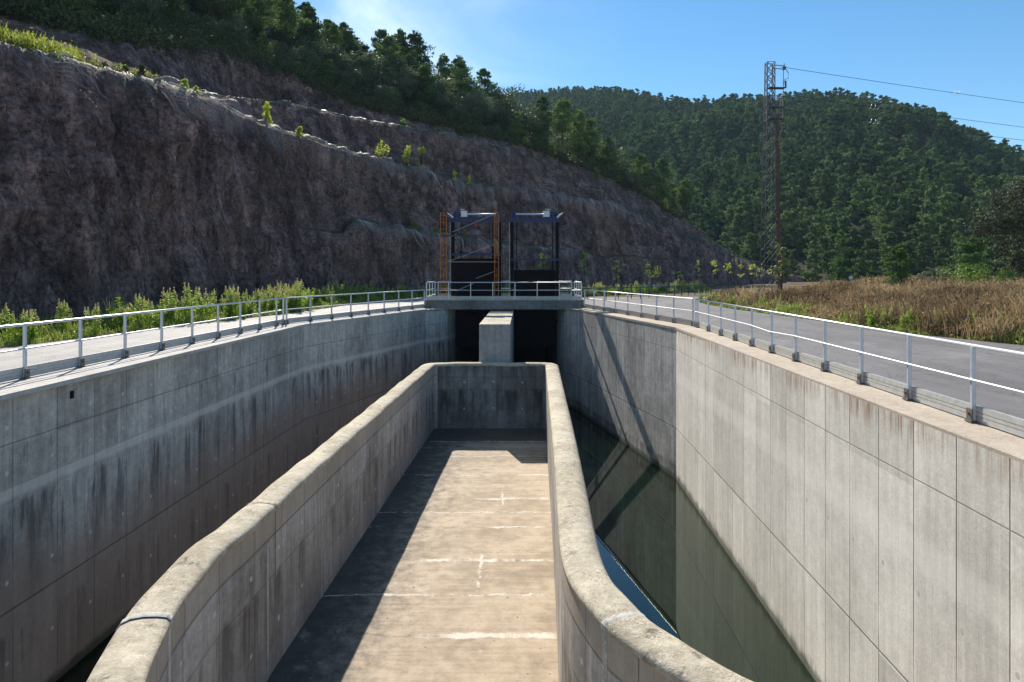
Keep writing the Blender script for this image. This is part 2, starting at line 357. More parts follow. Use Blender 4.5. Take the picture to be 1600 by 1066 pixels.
def mat_water():
    m, g, out = mat('still_water'); oc = g.N.new('ShaderNodeTexCoord').outputs['Object']
    n = g.noise(oc, 1.2, 3.0, 0.5); n2 = g.noise(oc, 5.0, 2.0, 0.5)
    c = g.mix(n, (0.001, 0.004, 0.001), (0.0025, 0.008, 0.002))
    p = pbsdf(g, c, 0.015, 0, 0.5, g.bump(g.add(n, g.mul(n2, 0.15)), 0.02, 0.02)); p.inputs['IOR'].default_value = 1.55; p.inputs['Specular Tint'].default_value = (0.72, 1.0, 0.78, 1)
    g.L.new(p.outputs[0], out.inputs[0]); return m
M_water = mat_water()

M_rail = simple('galvanised_white_rail', (0.56, 0.59, 0.63), 0.38, 0.35, 0.5, 0.08, 12)
M_toe = simple('dull_toe_board', (0.44, 0.44, 0.43), 0.5, 0.15, 0.4, 0.12, 9)
M_brk = simple('grey_bracket', (0.13, 0.12, 0.11), 0.6, 0.3, 0.4, 0.3, 20)
M_rust = simple('rust_bolt', (0.16, 0.06, 0.03), 0.8, 0, 0.2, 0.3, 30)
M_blue = simple('blue_paint', (0.008, 0.020, 0.10), 0.5, 0.0, 0.5, 0.25, 4)
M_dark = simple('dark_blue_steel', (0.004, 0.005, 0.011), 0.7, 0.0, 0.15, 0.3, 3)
M_leaf_steel = simple('dark_gate_steel', (0.009, 0.0075, 0.009), 0.8, 0.0, 0.1, 0.3, 1.5)
M_orange = simple('orange_scaffold_paint', (0.50, 0.17, 0.025), 0.6, 0, 0.4, 0.35, 7)
M_brown = simple('rusty_plank', (0.12, 0.05, 0.03), 0.85, 0, 0.2, 0.35, 5)
M_galv = simple('galvanised_steel', (0.42, 0.44, 0.46), 0.45, 0.5, 0.5, 0.15, 6)
M_white = simple('pale_housing', (0.62, 0.66, 0.66), 0.5, 0, 0.5, 0.1, 8)
M_chrome = simple('steel_rod', (0.50, 0.66, 0.70), 0.28, 0.6, 0.5, 0.05, 8)
M_red = simple('red_lantern', (0.35, 0.03, 0.015), 0.4, 0, 0.5, 0.1, 8)
M_pyl = simple('pylon_steel', (0.055, 0.062, 0.075), 0.6, 0.3, 0.4, 0.2, 3)
M_cond = simple('red_oxide_conduit', (0.13, 0.035, 0.03), 0.6, 0, 0.4, 0.2, 3)
M_cable = simple('cable_black', (0.02, 0.02, 0.025), 0.6, 0, 0.3, 0.1, 3)
M_ins = simple('insulator', (0.06, 0.05, 0.05), 0.3, 0, 0.5, 0.1, 3)
M_bark = simple('bark', (0.055, 0.04, 0.03), 0.9, 0, 0.15, 0.3, 8)
M_sign = simple('white_sign', (0.6, 0.6, 0.6), 0.5, 0, 0.4, 0.05, 3)

# ------------------------------------------------------------------ water, walls, flume
def poly_sheet(name, pts, z, m, kind='structure', label=None, cat=None):
    b = MB(); b.poly([(x, y, z) for x, y in pts]); o = b.build(name, m)
    if o.data.polygons[0].normal.z < 0: o.data.flip_normals()
    return tag(o, label, cat, None, kind)
poly_sheet('water', [(-12, -12), (9, -12), (9, 70), (-12, 70)], -5.95, M_water, label='dark green still water in the channel', cat='water')

def strip_wall(pts, zt, zb, side, cop, mb=None, mi=0, u0=0.0, du=0.5):
    """vertical face through plan points (facing the channel), top coping to the plan points cop"""
    b = mb or MB(); u = u0
    for i in range(len(pts)-1):
        a = Vector(pts[i]); c = Vector(pts[i+1]); L = (c-a).length; n = max(1, int(L/du))
        for k in range(n):
            p = a.lerp(c, k/n); q = a.lerp(c, (k+1)/n); ua = u+L*k/n; ub = u+L*(k+1)/n
            P = [(p.x, p.y, zb), (q.x, q.y, zb), (q.x, q.y, zt), (p.x, p.y, zt)]; UV = [(ua, zb), (ub, zb), (ub, zt), (ua, zt)]
            if side < 0: P.reverse(); UV.reverse()
            b.poly(P, mi, UV)
        u += L
    return b

LW = [(-9.45, -12), (-9.12, 12.2), (-8.68, 28.5)]; LW2 = [(-8.68, 28.5), (-5.1, 40.3)]; LW3 = [(-5.1, 40.3), (-4.0, 42.3), (-3.67, 44.0), (-3.67, 60)]
RW = [(5.35, -12), (5.86, 7.8), (6.47, 26.9)]; RW2 = [(6.47, 26.9), (3.95, 40.0)]; RW3 = [(3.95, 40.0), (3.2, 42.3), (2.93, 44.0), (2.93, 60)]
LR = [(-10.45, -12), (-9.45, 28.4), (-5.33, 41.7)]      # rail lines
RR = [(5.95, -12), (7.3, 27.2), (4.36, 41.7)]

def retaining(name, loc, faces, mats, copm, edge, rail, side, label):
    root = empty(name, loc, label, 'retaining wall')
    for k, (pts, mt, zt) in enumerate(faces):
        strip_wall(pts, zt, -8.0, side, None).build('wall_face', mt, root, uv=True)
    # coping: flat top, slightly proud nose
    b = MB()
    for i in range(len(edge)-1):
        e0, e1, r0, r1 = [Vector(p) for p in (edge[i], edge[i+1], rail[i], rail[i+1])]
        n = 24
        for k in range(n):
            P = []
            for t in (k/n, (k+1)/n):
                e = e0.lerp(e1, t); r = r0.lerp(r1, t); o = (r-e).normalized(); r = r+o*0.30
                j = 0.008*math.sin(37.0*(i*n+k+(t > k/n))); nose = e-o*(0.02+j*0.4)
                P.append((e, r, nose))
            (ea, ra, na), (eb, rb, nb) = P
            Q = [(na.x, na.y, 0.03), (ra.x, ra.y, 0.036), (rb.x, rb.y, 0.036), (nb.x, nb.y, 0.03)]
            if side < 0: Q.reverse()
            b.poly(Q)
            Q = [(na.x, na.y, -0.06), (na.x, na.y, 0.03), (nb.x, nb.y, 0.03), (nb.x, nb.y, -0.06)]
            if side < 0: Q.reverse()
            b.poly(Q)
            Q = [(ra.x, ra.y, 0.036), (ra.x, ra.y, -0.1), (rb.x, rb.y, -0.1), (rb.x, rb.y, 0.036)]
            if side < 0: Q.reverse()
            b.poly(Q)
            Q = [(na.x, na.y, -0.06), (nb.x, nb.y, -0.06), (eb.x+(eb-nb).x, eb.y+(eb-nb).y, -0.06), (ea.x+(ea-na).x, ea.y+(ea-na).y, -0.06)]
            b.poly(Q)
    b.build('coping', copm, root)
    return root
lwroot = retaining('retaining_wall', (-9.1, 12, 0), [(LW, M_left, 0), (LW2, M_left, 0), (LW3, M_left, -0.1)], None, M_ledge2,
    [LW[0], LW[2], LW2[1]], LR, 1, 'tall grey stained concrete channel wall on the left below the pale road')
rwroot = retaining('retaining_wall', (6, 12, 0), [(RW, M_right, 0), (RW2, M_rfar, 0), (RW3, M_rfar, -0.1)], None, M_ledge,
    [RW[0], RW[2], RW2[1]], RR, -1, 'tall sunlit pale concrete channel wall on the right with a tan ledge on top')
for rt, P in ((lwroot, [(-5.1, 40.3), (-4.0, 42.3), (-3.67, 44), (-3.67, 47.3), (-5.9, 47.3), (-5.9, 40.3)]), (rwroot, [(3.95, 40.0), (3.2, 42.3), (2.93, 44), (2.93, 47.3), (4.9, 47.3), (4.9, 40.0)])):
    b = MB(); b.poly([(x, y, -0.003) for x, y in P]); o = b.build('abutment_top', M_ledge, rt)
    if o.data.polygons[0].normal.z < 0: o.data.flip_normals()
    b = MB(); e = P[0]; f_ = P[1]; b.poly([(e[0], e[1], -0.15), (f_[0], f_[1], -0.15), (f_[0], f_[1], -0.003), (e[0], e[1], -0.003)]); b.build('abutment_edge', M_ledge, rt)
# small dark drain hole high on the left wall
dp = at(103, 592); b = MB()
pw = Vector((-9.05, 14.05, -0.28))
b.tube([pw+Vector((-0.05, 0, 0)), pw+Vector((0.02, 0, 0))], 0.04, 12); b.box((pw.x-0.05, pw.y-0.04, pw.z-0.12), (pw.x+0.017, pw.y+0.04, pw.z))
b.build('drain_hole', simple('hole_black', (0.006, 0.006, 0.006), 0.9), lwroot)

# flume: inner top edge path measured from the photograph
left_in = [(6.0, 0.6), (3.2, 1.2), (0.6, 2.2), (-1.4, 3.6), (-2.7, 5.0), (-3.40, 6.2), (-3.73, 6.9), (-3.95, 7.62), (-4.15, 8.46), (-4.26, 9.5), (-4.27, 10.3), (-4.22, 10.9), (-4.19, 12.1), (-4.08, 15.2), (-3.92, 19.3), (-3.68, 25.7), (-3.49, 30.3)]
right_in = [(1.50, 30.2), (1.26, 23.6), (1.09, 18.7), (0.94, 14.9), (0.845, 12.7), (0.765, 10.9), (0.745, 9.8), (0.81, 9.1), (0.92, 8.6), (1.04, 8.18), (1.16, 7.85), (1.40, 7.42), (1.72, 6.92), (2.4, 6.25), (3.4, 5.65), (4.6, 5.25), (6.0, 5.0)]
def catmull(P, step=0.22):
    P = [Vector(p) for p in P]; P = [P[0]*2-P[1]]+P+[P[-1]*2-P[-2]]; out = []
    for i in range(1, len(P)-2):
        L = (P[i+1]-P[i]).length; n = max(2, int(L/step))
        for k in range(n):
            t = k/n; a, b_, c, d = P[i-1], P[i], P[i+1], P[i+2]
            out.append(0.5*((2*b_)+(c-a)*t+(2*a-5*b_+4*c-d)*t*t+(3*b_-a-3*c+d)*t**3))
    out.append(P[-2]); return out
pl = catmull(left_in); pr = catmull(right_in)
corner1 = [Vector((-3.485, 30.45)), Vector((-3.44, 30.56)), Vector((-3.33, 30.62))]
corner2 = [Vector((1.36, 30.62)), Vector((1.47, 30.56)), Vector((1.51, 30.42))]
mid = [Vector((-3.33+4.69*k/12, 30.62)) for k in range(1, 12)]
path = pl+corner1+mid+corner2+pr
prof = [(0.0, -4.95), (0.0, -2.42), (0.0, -2.02), (-0.022, -2.005), (-0.022, -1.945), (0.02, -1.905), (0.12, -1.883), (0.27, -1.870), (0.41, -1.882), (0.515, -1.925), (0.57, -2.01), (0.58, -2.2), (0.58, -8.0)]
b = MB(); sec = []; u = 0; us = []
for i, p in enumerate(path):
    t = (path[min(i+1, len(path)-1)]-path[max(i-1, 0)]).normalized(); n = Vector((-t.y, t.x))
    if i: u += (p-path[i-1]).length
    us.append(u); wv = 0.012*math.sin(u*1.7)+0.01*math.sin(u*4.1+1)
    sec.append([(p.x+n.x*o, p.y+n.y*o, z+(wv if 3 <= k <= 9 else 0)) for k, (o, z) in enumerate(prof)])
i_end0, i_end1 = len(pl)+2, len(pl)+3+len(mid)+1
for i in range(len(path)-1):
    for k in range(len(prof)-1):
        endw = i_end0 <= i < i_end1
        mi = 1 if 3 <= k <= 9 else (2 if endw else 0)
        z0, z1 = prof[k][1], prof[k+1][1]
        b.poly([sec[i][k], sec[i+1][k], sec[i+1][k+1], sec[i][k+1]][::-1], mi, [(us[i], z0), (us[i+1], z0), (us[i+1], z1), (us[i], z1)][::-1])
flume = empty('concrete_flume', (-1.3, 20, -4.8), 'raised concrete flume with rounded wall tops running down the middle of the channel', 'flume')
o = b.build('flume_wall', [M_flume, M_cap, M_end], flume, uv=True)
bm_ = bmesh.new(); bm_.from_mesh(o.data); bmesh.ops.remove_doubles(bm_, verts=bm_.verts, dist=1e-4); bmesh.ops.recalc_face_normals(bm_, faces=bm_.faces); bm_.to_mesh(o.data); bm_.free()
for p_ in o.data.polygons: p_.use_smooth = p_.material_index == 1
# floor sheet
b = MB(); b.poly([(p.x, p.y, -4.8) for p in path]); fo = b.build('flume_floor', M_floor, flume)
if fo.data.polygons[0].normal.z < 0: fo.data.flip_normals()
# joint bands across the cap
def joint_band(px, py, wid, m, name, proud=0.012):
    t = at(px, py, -1.95); bi = min(range(len(path)), key=lambda i: (path[i]-Vector((t.x, t.y))).length)
    b = MB(); K = range(2, 12); rows = []
    p = path[bi]; tt = (path[bi+1]-path[bi-1]).normalized(); n = Vector((-tt.y, tt.x))
    for s_ in (-wid/2, -wid/4, wid/4, wid/2):
        pr_ = 0.001 if abs(s_) > wid/3 else proud; row = []
        for k in range(1, 12):
            o_, z = prof[k]; z = z if k > 1 else -3.6
            cx = o_-0.29; sc_ = 1+pr_/0.29
            row.append((p.x+tt.x*s_+n.x*(0.29+cx*sc_), p.y+tt.y*s_+n.y*(0.29+cx*sc_), (z+1.87)*1.0-1.87+pr_*(1 if 3 < k < 10 else 0)+0.003))
        rows.append(row)
    for a_, c_ in zip(rows, rows[1:]):
        for k in range(len(a_)-1): b.poly([a_[k], c_[k], c_[k+1], a_[k+1]])
    b.build(name, m, flume, smooth=False)
joint_band(264, 966, 0.11, M_mortar, 'mortar_joint', 0.006)
joint_band(945, 978, 0.11, M_mortar, 'mortar_joint', 0.006)
joint_band(430, 791, 0.035, M_brk, 'dark_joint', 0.004)
joint_band(857, 593, 0.05, M_mortar, 'mortar_joint', 0.006)
# vertical mortar seams on the inner faces
for px, py in ((422, 800), (500, 728), (283, 935)):
    t = at(px, py, -1.95); bi = min(range(len(path)), key=lambda i: (path[i]-Vector((t.x, t.y))).length); p = path[bi]
    b = MB(); b.box((p.x-0.004, p.y-0.035, -4.8), (p.x+0.010, p.y+0.035, -2.45)); b.build('wall_seam', M_mortar, flume)

# pier between the gates
b = MB()
A = [(-1.50, 31.15), (-0.09, 31.15), (0.12, 44.0), (-1.30, 44.0)]; zt, zb = -0.17, -8.0
uu = 0
for i in range(4):
    p, q = Vector(A[i]), Vector(A[(i+1) % 4]); L = (q-p).length
    b.poly([(p.x, p.y, zb), (q.x, q.y, zb), (q.x, q.y, zt), (p.x, p.y, zt)], 0, [(uu, zb), (uu+L, zb), (uu+L, zt), (uu, zt)]); uu += L
b.poly([(x, y, zt) for x, y in A], 1)
pier = b.build('channel_pier', [M_pier, M_cap], uv=True); tag(pier, 'square concrete pier at the head of the flume, between the two dark gate openings', 'pier')

# gate bay: rear wall and ceiling (dark tunnel behind the gates)
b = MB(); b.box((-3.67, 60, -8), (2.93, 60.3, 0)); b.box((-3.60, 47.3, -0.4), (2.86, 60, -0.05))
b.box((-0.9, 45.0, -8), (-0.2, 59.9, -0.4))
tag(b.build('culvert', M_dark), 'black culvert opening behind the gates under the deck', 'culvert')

# bridge deck in front of the gates
deck = empty('bridge_deck', (-0.5, 42, 0.5), 'grey concrete service deck carrying the two gate frames over the channel', 'deck')
b = MB()
for x0, x1, y0, y1 in ((-5.42, 4.42, 42.0, 43.9), (-5.42, -4.15, 43.9, 44.7), (-0.68, -0.25, 43.9, 44.7), (3.2, 4.42, 43.9, 44.7), (-5.42, 4.42, 44.7, 47.3)):
    b.box((x0, y0, -0.08), (x1, y1, 0.48))
b.build('deck_slab', M_deck, deck)
b = MB(); b.box((-5.45, 41.97, 0.481), (4.45, 42.15, 0.53)); b.build('deck_kerb', M_mortar, deck)

# ------------------------------------------------------------------ railings
def railing(name, label, a, b_, n_posts, z=0.036, h=1.1, toe=True, brackets=True, inward=(0, 0), wpost=0.06, ext=0.0, group='white railings along the channel', sagseg=None):
    a = Vector((a[0], a[1], z)); c = Vector((b_[0], b_[1], z)); d = (c-a).normalized(); nrm = Vector((-d.y, d.x, 0))
    if nrm.dot(Vector((inward[0], inward[1], 0))) < 0: nrm = -nrm       # towards the channel
    root = empty(name, a, label, 'railing', group)
    ce = c+d*ext; m = MB(); m.tube([a+Vector((0, 0, h)), ce+Vector((0, 0, h))], 0.028, 10); m.build('top_rail', M_rail, root, smooth=True)
    m = MB()
    pts = []
    for k in range(n_posts):
        p = a.lerp(c, k/(n_posts-1)); dz = 0
        if sagseg and k == sagseg: dz = -0.05
        pts.append(p+nrm*0.045+Vector((0, 0, h*0.56+dz)))
    if ext: pts.append(ce+nrm*0.045+Vector((0, 0, h*0.56)))
    m.tube(pts, 0.019, 8); m.build('middle_rail', M_rail, root, smooth=True)
    if toe:
        m = MB(); o = nrm*-0.03
        for zz, hh, off in ((0.055, 0.075, 0), (0.095, 0.012, -0.01), (0.125, 0.045, 0), (0.153, 0.012, -0.01), (0.195, 0.07, 0)):
            m.bar(a+o+nrm*off+Vector((0, 0, zz)), ce+o+nrm*off+Vector((0, 0, zz)), 0.012, hh)
        m.bar(a+o-nrm*0.02+Vector((0, 0, 0.236)), ce+o-nrm*0.02+Vector((0, 0, 0.236)), 0.045, 0.010)
        m.build('toe_board', M_toe, root)
    for k in range(n_posts+(1 if ext else 0)):
        p = a.lerp(c, k/(n_posts-1)) if k < n_posts else ce; m = MB()
        m.bar(p+Vector((0, 0, 0.02)), p+Vector((0, 0, h-0.02)), wpost, 0.05, up=d)
        po = m.build('post', M_rail, root, bevel=0.004)
        if brackets:
            m = MB(); q = p+nrm*0.05
            m.bar(q+Vector((0, 0, 0.0)), q+Vector((0, 0, 0.20)), 0.125, 0.018, up=nrm)
            m.bar(q-nrm*0.11, q-nrm*0.11+Vector((0, 0, 0.20)), 0.125, 0.018, up=nrm)
            m.bar(q-nrm*0.05+Vector((0, 0, 0.008)), q-nrm*0.05+Vector((0, 0, 0.026)), 0.15, 0.16, up=nrm)
            br = m.build('bracket', M_brk, po)
            m = MB(); m.tube([q+nrm*0.009+Vector((0, 0, 0.125)), q+nrm*0.03+Vector((0, 0, 0.125))], 0.02, 6); m.build('bolt', M_rust, br)
    return root
def along(a, b_, L):
    a = Vector(a); b_ = Vector(b_); d = (b_-a).normalized(); return tuple(a+d*L)
# left near: posts 1.7 m apart, one of them at d = 13.85
dl = (Vector((-9.45, 28.35))-Vector((-9.88, 13.85))); dl.normalize()
s0 = Vector((-9.88, 13.85))-dl*1.705*8; s1 = Vector((-9.88, 13.85))+dl*1.705*8.25
railing('railing', 'white railing on the left wall, long near run beside the pale road', s0, Vector((-9.88, 13.85))+dl*1.705*8, 17, inward=(1, 0), ext=0.75)
railing('railing', 'white railing on the left wall, far run angling in to the deck', (-9.41, 28.5), (-5.33, 41.55), 9, inward=(1, 0))
dr = (Vector((7.28, 27.1))-Vector((6.63, 9.7))); dr.normalize()
railing('railing', 'white railing on the right wall, long near run above the tan ledge', Vector((6.63, 9.7))-dr*1.67*6, Vector((6.63, 9.7))+dr*1.67*10.2, 17, inward=(-1, 0), sagseg=11, ext=0.32)
railing('railing', 'white railing on the right wall, far run angling in to the deck', (7.27, 27.42), (4.42, 41.5), 9, inward=(-1, 0), brackets=True)
# deck railings
def deck_rail(label, a, b_, n): return railing('railing', label, a, b_, n, z=0.48, h=1.1, toe=True, brackets=False, inward=(0, -1), wpost=0.05, group='railings on the service deck')
deck_rail('white railing along the front edge of the service deck', (-5.3, 42.25), (4.3, 42.25), 8)
deck_rail('short white railing on the left end of the service deck', (-5.3, 42.4), (-5.3, 47.0), 4)
deck_rail('short white railing on the right end of the service deck', (4.3, 42.4), (4.3, 47.0), 4)
deck_rail('white railing along the rear edge of the service deck', (-5.1, 47.15), (4.1, 47.15), 8)

# ------------------------------------------------------------------ sluice gates
def gate(x0, x1, leaf_top, label, flip, rodx, beam_z):
    Y = 44.3; Z0 = 0.48; root = empty('sluice_gate', ((x0+x1)/2, Y, Z0), label, 'sluice gate', 'sluice gates on the deck')
    top = atd(0, 347, Y).z
    for x, s_ in ((x0, 1), (x1, -1)):
        m = MB()      # H section column
        m.box((x-0.10, Y-0.16, Z0-1.5), (x+0.10, Y-0.135, top)); m.box((x-0.10, Y+0.135, Z0-1.5), (x+0.10, Y+0.16, top)); m.box((x-0.015, Y-0.134, Z0-1.5), (x+0.015, Y+0.134, top))
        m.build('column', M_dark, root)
        m = MB(); m.box((x-s_*0.17-0.012, Y-0.2, Z0), (x-s_*0.17+0.012, Y-0.17, top+0.1)); m.build('guide_strip', M_dark if x == x1 else M_galv, root)
    m = MB()
    m.box((x0-0.22, Y-0.20, top), (x1+0.22, Y-0.17, top+0.26)); m.box((x0-0.22, Y+0.17, top), (x1+0.22, Y+0.20, top+0.26))
    m.box((x0-0.22, Y-0.26, top+0.26), (x1+0.22, Y+0.26, top+0.285)); m.box((x0-0.22, Y-0.24, top-0.025), (x1+0.22, Y-0.10, top))
    m.build('top_beam', M_blue, root)
    m = MB(); m.box((x0-0.12, Y-0.24, beam_z-0.06), (x1+0.18, Y-0.20, beam_z+0.06)); m.box((x0-0.12, Y-0.32, beam_z+0.061), (x1+0.18, Y-0.18, beam_z+0.075)); m.build('cross_beam', M_blue, root)
    for x in rodx:
        m = MB(); m.tube([(x, Y-0.05, leaf_top-0.5), (x, Y-0.05, top)], 0.03, 8); m.tube([(x, Y-0.05, leaf_top+0.05), (x, Y-0.05, leaf_top+0.45)], 0.07, 8); m.build('lifting_screw', M_dark, root)
    m = MB(); m.box((x0+0.12, Y-0.06, -2.6), (x1-0.12, Y+0.06, leaf_top))
    for zz in np.arange(-2.2, leaf_top-0.1, 0.62): m.box((x0+0.12, Y-0.13, zz), (x1-0.12, Y-0.061, zz+0.06))
    m.build('gate_leaf', M_leaf_steel, root)
    # drive unit
    zt = top+0.285; L = x1-x0; f = -1 if flip else 1; c = (x0+x1)/2
    X = lambda t: c+f*(t-0.5)*L
    m = MB(); m.tube([(X(0.06), Y, zt+0.22), (X(0.94), Y, zt+0.22)], 0.055, 12); m.build('drive_shaft', M_chrome, root, smooth=True)
    m = MB(); bx = X(0.76); m.box((bx-0.20, Y-0.28, zt+0.02), (bx+0.20, Y+0.2, zt+0.40)); m.build('motor_box', M_white, root, bevel=0.02)
    m = MB(); bx2 = X(0.76)+f*0.34; m.tube([(bx2, Y-0.35, zt+0.26), (bx2, Y+0.25, zt+0.26)], 0.13, 12); m.box((bx2-0.16, Y-0.2, zt), (bx2+0.16, Y+0.2, zt+0.14)); m.build('gearbox', M_blue, root, smooth=False)
    for t in (0.04, 0.96):
        m = MB(); m.tube([(X(t), Y, zt), (X(t), Y, zt+0.36)], 0.14, 12, r2=0.10); m.tube([(X(t)-0.12, Y-0.05, zt+0.2), (X(t)+0.12, Y-0.05, zt+0.2)], 0.11, 10); m.build('screw_housing', M_blue, root)
    m = MB(); m.tube([(X(0.80), Y-0.1, zt+0.40), (X(0.80), Y-0.1, zt+0.52)], 0.03, 8)
    m.tube([(X(0.80)+0.16*math.cos(t), Y-0.1+0.16*math.sin(t), zt+0.53) for t in np.linspace(0, 2*math.pi, 15)], 0.015, 6)
    m.build('hand_wheel', M_galv, root)
    m = MB(); q = X(1.0)-f*0.02; m.tube([(q, Y-0.25, zt-0.02), (q+f*0.16, Y-0.28, zt+0.14), (q+f*0.36, Y-0.3, zt+0.28)], 0.07, 10, r2=0.035); m.build('position_indicator', M_white, root)
    return root
zz = lambda y, d=44.3: atd(0, y, d).z
gate(-3.83, -0.80, zz(404), 'left sluice gate, blue top beam and dark raised leaf behind orange scaffold', True, (-3.3, -1.25), zz(398))
gate(0.00, 2.93, zz(422), 'right sluice gate, clear blue frame with open upper bay and dark leaf', False, (0.30, 2.62), zz(406))

# scaffold in front of the left gate
sf = empty('scaffold', (-3, 43.4, 0.48), 'rusty orange tube scaffold standing in front of the left sluice gate', 'scaffold')
YS = 43.2
def ladder(px0, px1, ytop, ytop2, nm):
    A_, B_ = atd(px0, 426, YS).x, atd(px1, 426, YS).x; za, zb_ = atd(0, ytop, YS).z, atd(0, ytop2, YS).z
    m = MB(); m.tube([(A_, YS, 0.48), (A_, YS, za)], 0.024, 8); m.tube([(B_, YS+0.1, 0.48), (B_, YS+0.1, zb_)], 0.024, 8)
    z = 0.75
    while z < min(za, zb_): m.tube([(A_, YS, z), (B_, YS+0.1, z)], 0.017, 6); z += 0.42
    m.tube([(A_, YS, za), (B_, YS+0.1, zb_)], 0.02, 6)
    mx = A_*0.45+B_*0.55
    for k in range(3): m.tube([(mx, YS+0.05, 1.3+k*1.9), (mx, YS+0.05, 2.4+k*1.9)], 0.014, 6)
    m.build(nm, M_orange, sf)
ladder(688.3, 697.3, 332, 337, 'ladder_frame'); ladder(773.0, 779.0, 329, 334, 'ladder_frame')
PX = lambda px, py, dy=0.0: tuple(atd(px, py, YS+dy))
m = MB(); a_ = PX(689, 368); b2 = PX(775, 368.5); m.box((a_[0], YS-0.05, a_[2]-0.04), (b2[0], YS+0.45, a_[2]+0.03)); m.build('scaffold_platform', M_brown, sf)
m = MB(); a_ = PX(700, 409.5); b2 = PX(775, 409.5); m.box((a_[0], YS-0.06, a_[2]-0.015), (b2[0], YS+0.1, a_[2]+0.03)); m.build('plank', simple('pale_plank', (0.35, 0.25, 0.19), 0.8), sf)
for p, q, mt in (((707, 362.5), (772, 335), M_galv), ((700, 409), (773, 382), M_galv), ((744, 435), (773, 424), M_galv), ((703, 388), (738, 399), M_dark), ((712, 455), (740, 443), M_galv), ((690, 345), (706, 346), M_dark)):
    m = MB(); m.tube([PX(*p, 0.12), PX(*q, 0.12)], 0.018, 6); m.build('brace', mt, sf)
m = MB(); m.tube([PX(744, 369, .2), PX(744, 404, .2)], 0.022, 6); m.build('upright', M_brown, sf)
b2 = PX(743.5, 350.5, 0.1); m = MB(); m.tube([(b2[0], b2[1], b2[2]-0.12), (b2[0], b2[1], b2[2]-0.02), (b2[0], b2[1], b2[2]+0.10)], 0.10, 12, r2=0.07); m.tube([(b2[0], b2[1], b2[2]+0.1), (b2[0], b2[1], b2[2]+0.32)], 0.012, 6); m.build('warning_lamp', M_red, sf)

# ------------------------------------------------------------------ ground and roads
def mat_soil(name, a_, b_, c_, sc_=0.4):
    m, g, out = mat(name); oc = g.N.new('ShaderNodeTexCoord').outputs['Object']
    n = g.noise(oc, sc_, 6.0, 0.65); n2 = g.noise(oc, 9.0, 5.0, 0.7)
    c = g.mix(g.step(n, 0.38, 0.6), a_, b_); c = g.mix(g.mul(g.step(n2, 0.45, 0.65), 0.6), c, c_)
    p = pbsdf(g, c, 0.95, 0, 0.1, g.bump(n2, 0.8, 0.05)); g.L.new(p.outputs[0], out.inputs[0]); return m
M_soil = mat_soil('dry_soil', (0.10, 0.075, 0.05), (0.16, 0.12, 0.08), (0.07, 0.075, 0.03))
b = MB()
for P in ([(-9.45+0.0, -12), (-9.12, 12.2), (-8.68, 28.5), (-5.1, 40.3), (-5.0, 47.3), (-300, 47.3), (-300, -12)],
          [(5.35, -12), (300, -12), (300, 47.3), (4.0, 47.3), (3.95, 40.0), (6.47, 26.9), (5.86, 7.8)],
          [(-300, 47.3), (300, 47.3), (420, 900), (-420, 900)], [(-300, -60), (300, -60), (300, -12), (-300, -12)]):
    b.poly([(x, y, -0.02) for x, y in P])
gr = b.build('ground', M_soil); tag(gr, None, None, None, 'structure')
for p_ in gr.data.polygons:
    if p_.normal.z < 0: p_.flip()
rail_in = lambda P, s_: [(x+s_*0.28, y) for x, y in P]
verge = [(-17.5, -12), (-16.2, 8), (-14.7, 19.6), (-14.1, 24.3), (-13.7, 27.3), (-12.6, 32.2), (-11.5, 40), (-11.2, 46), (-10.6, 53), (-8.0, 59)]
fieldedge = [(26, -12), (21, 6), (17.2, 14), (15.4, 20.5), (14.1, 25), (13.7, 32.9), (13.3, 41), (13.3, 47.0), (14.4, 50.5), (17.5, 54.5), (24, 58), (34, 60)]
poly_sheet('road', [(-10.7, -12), (-9.72, 28.4), (-5.6, 41.9), (-5.6, 47.6), (-6, 60)]+verge[::-1], 0.004, M_roadL)
poly_sheet('road', [(6.2, -12), (7.55, 27.2), (4.65, 41.9), (4.65, 47.6), (3.5, 59), (40, 68)]+fieldedge[::-1], 0.004, M_road)
poly_sheet('road', [(-6, 47.6), (4.65, 47.6), (3.5, 59), (-6, 60)], 0.008, M_road)

# blue guard railing behind
gp = [(2.6, 57), (5.6, 55.6), (7.6, 55.2), (10.9, 58), (15.2, 63), (19.0, 68.0)]
gp = catmull(gp, 0.5); root = empty('railing', (2.6, 57, 0), 'low dark blue railing curving along the far side of the road', 'railing')
m = MB(); m.tube([(p.x, p.y, 0.95) for p in gp], 0.04, 8); m.build('top_rail', M_blue, root, smooth=True)
m = MB(); m.tube([(p.x, p.y, 0.5) for p in gp], 0.025, 8); m.build('middle_rail', M_blue, root, smooth=True)
acc = 0
for i in range(1, len(gp)):
    acc += (gp[i]-gp[i-1]).length
    if acc > 1.15: 
        acc = 0; m = MB(); m.bar((gp[i].x, gp[i].y, 0), (gp[i].x, gp[i].y, 0.95), 0.06, 0.06); m.build('post', M_blue, root)

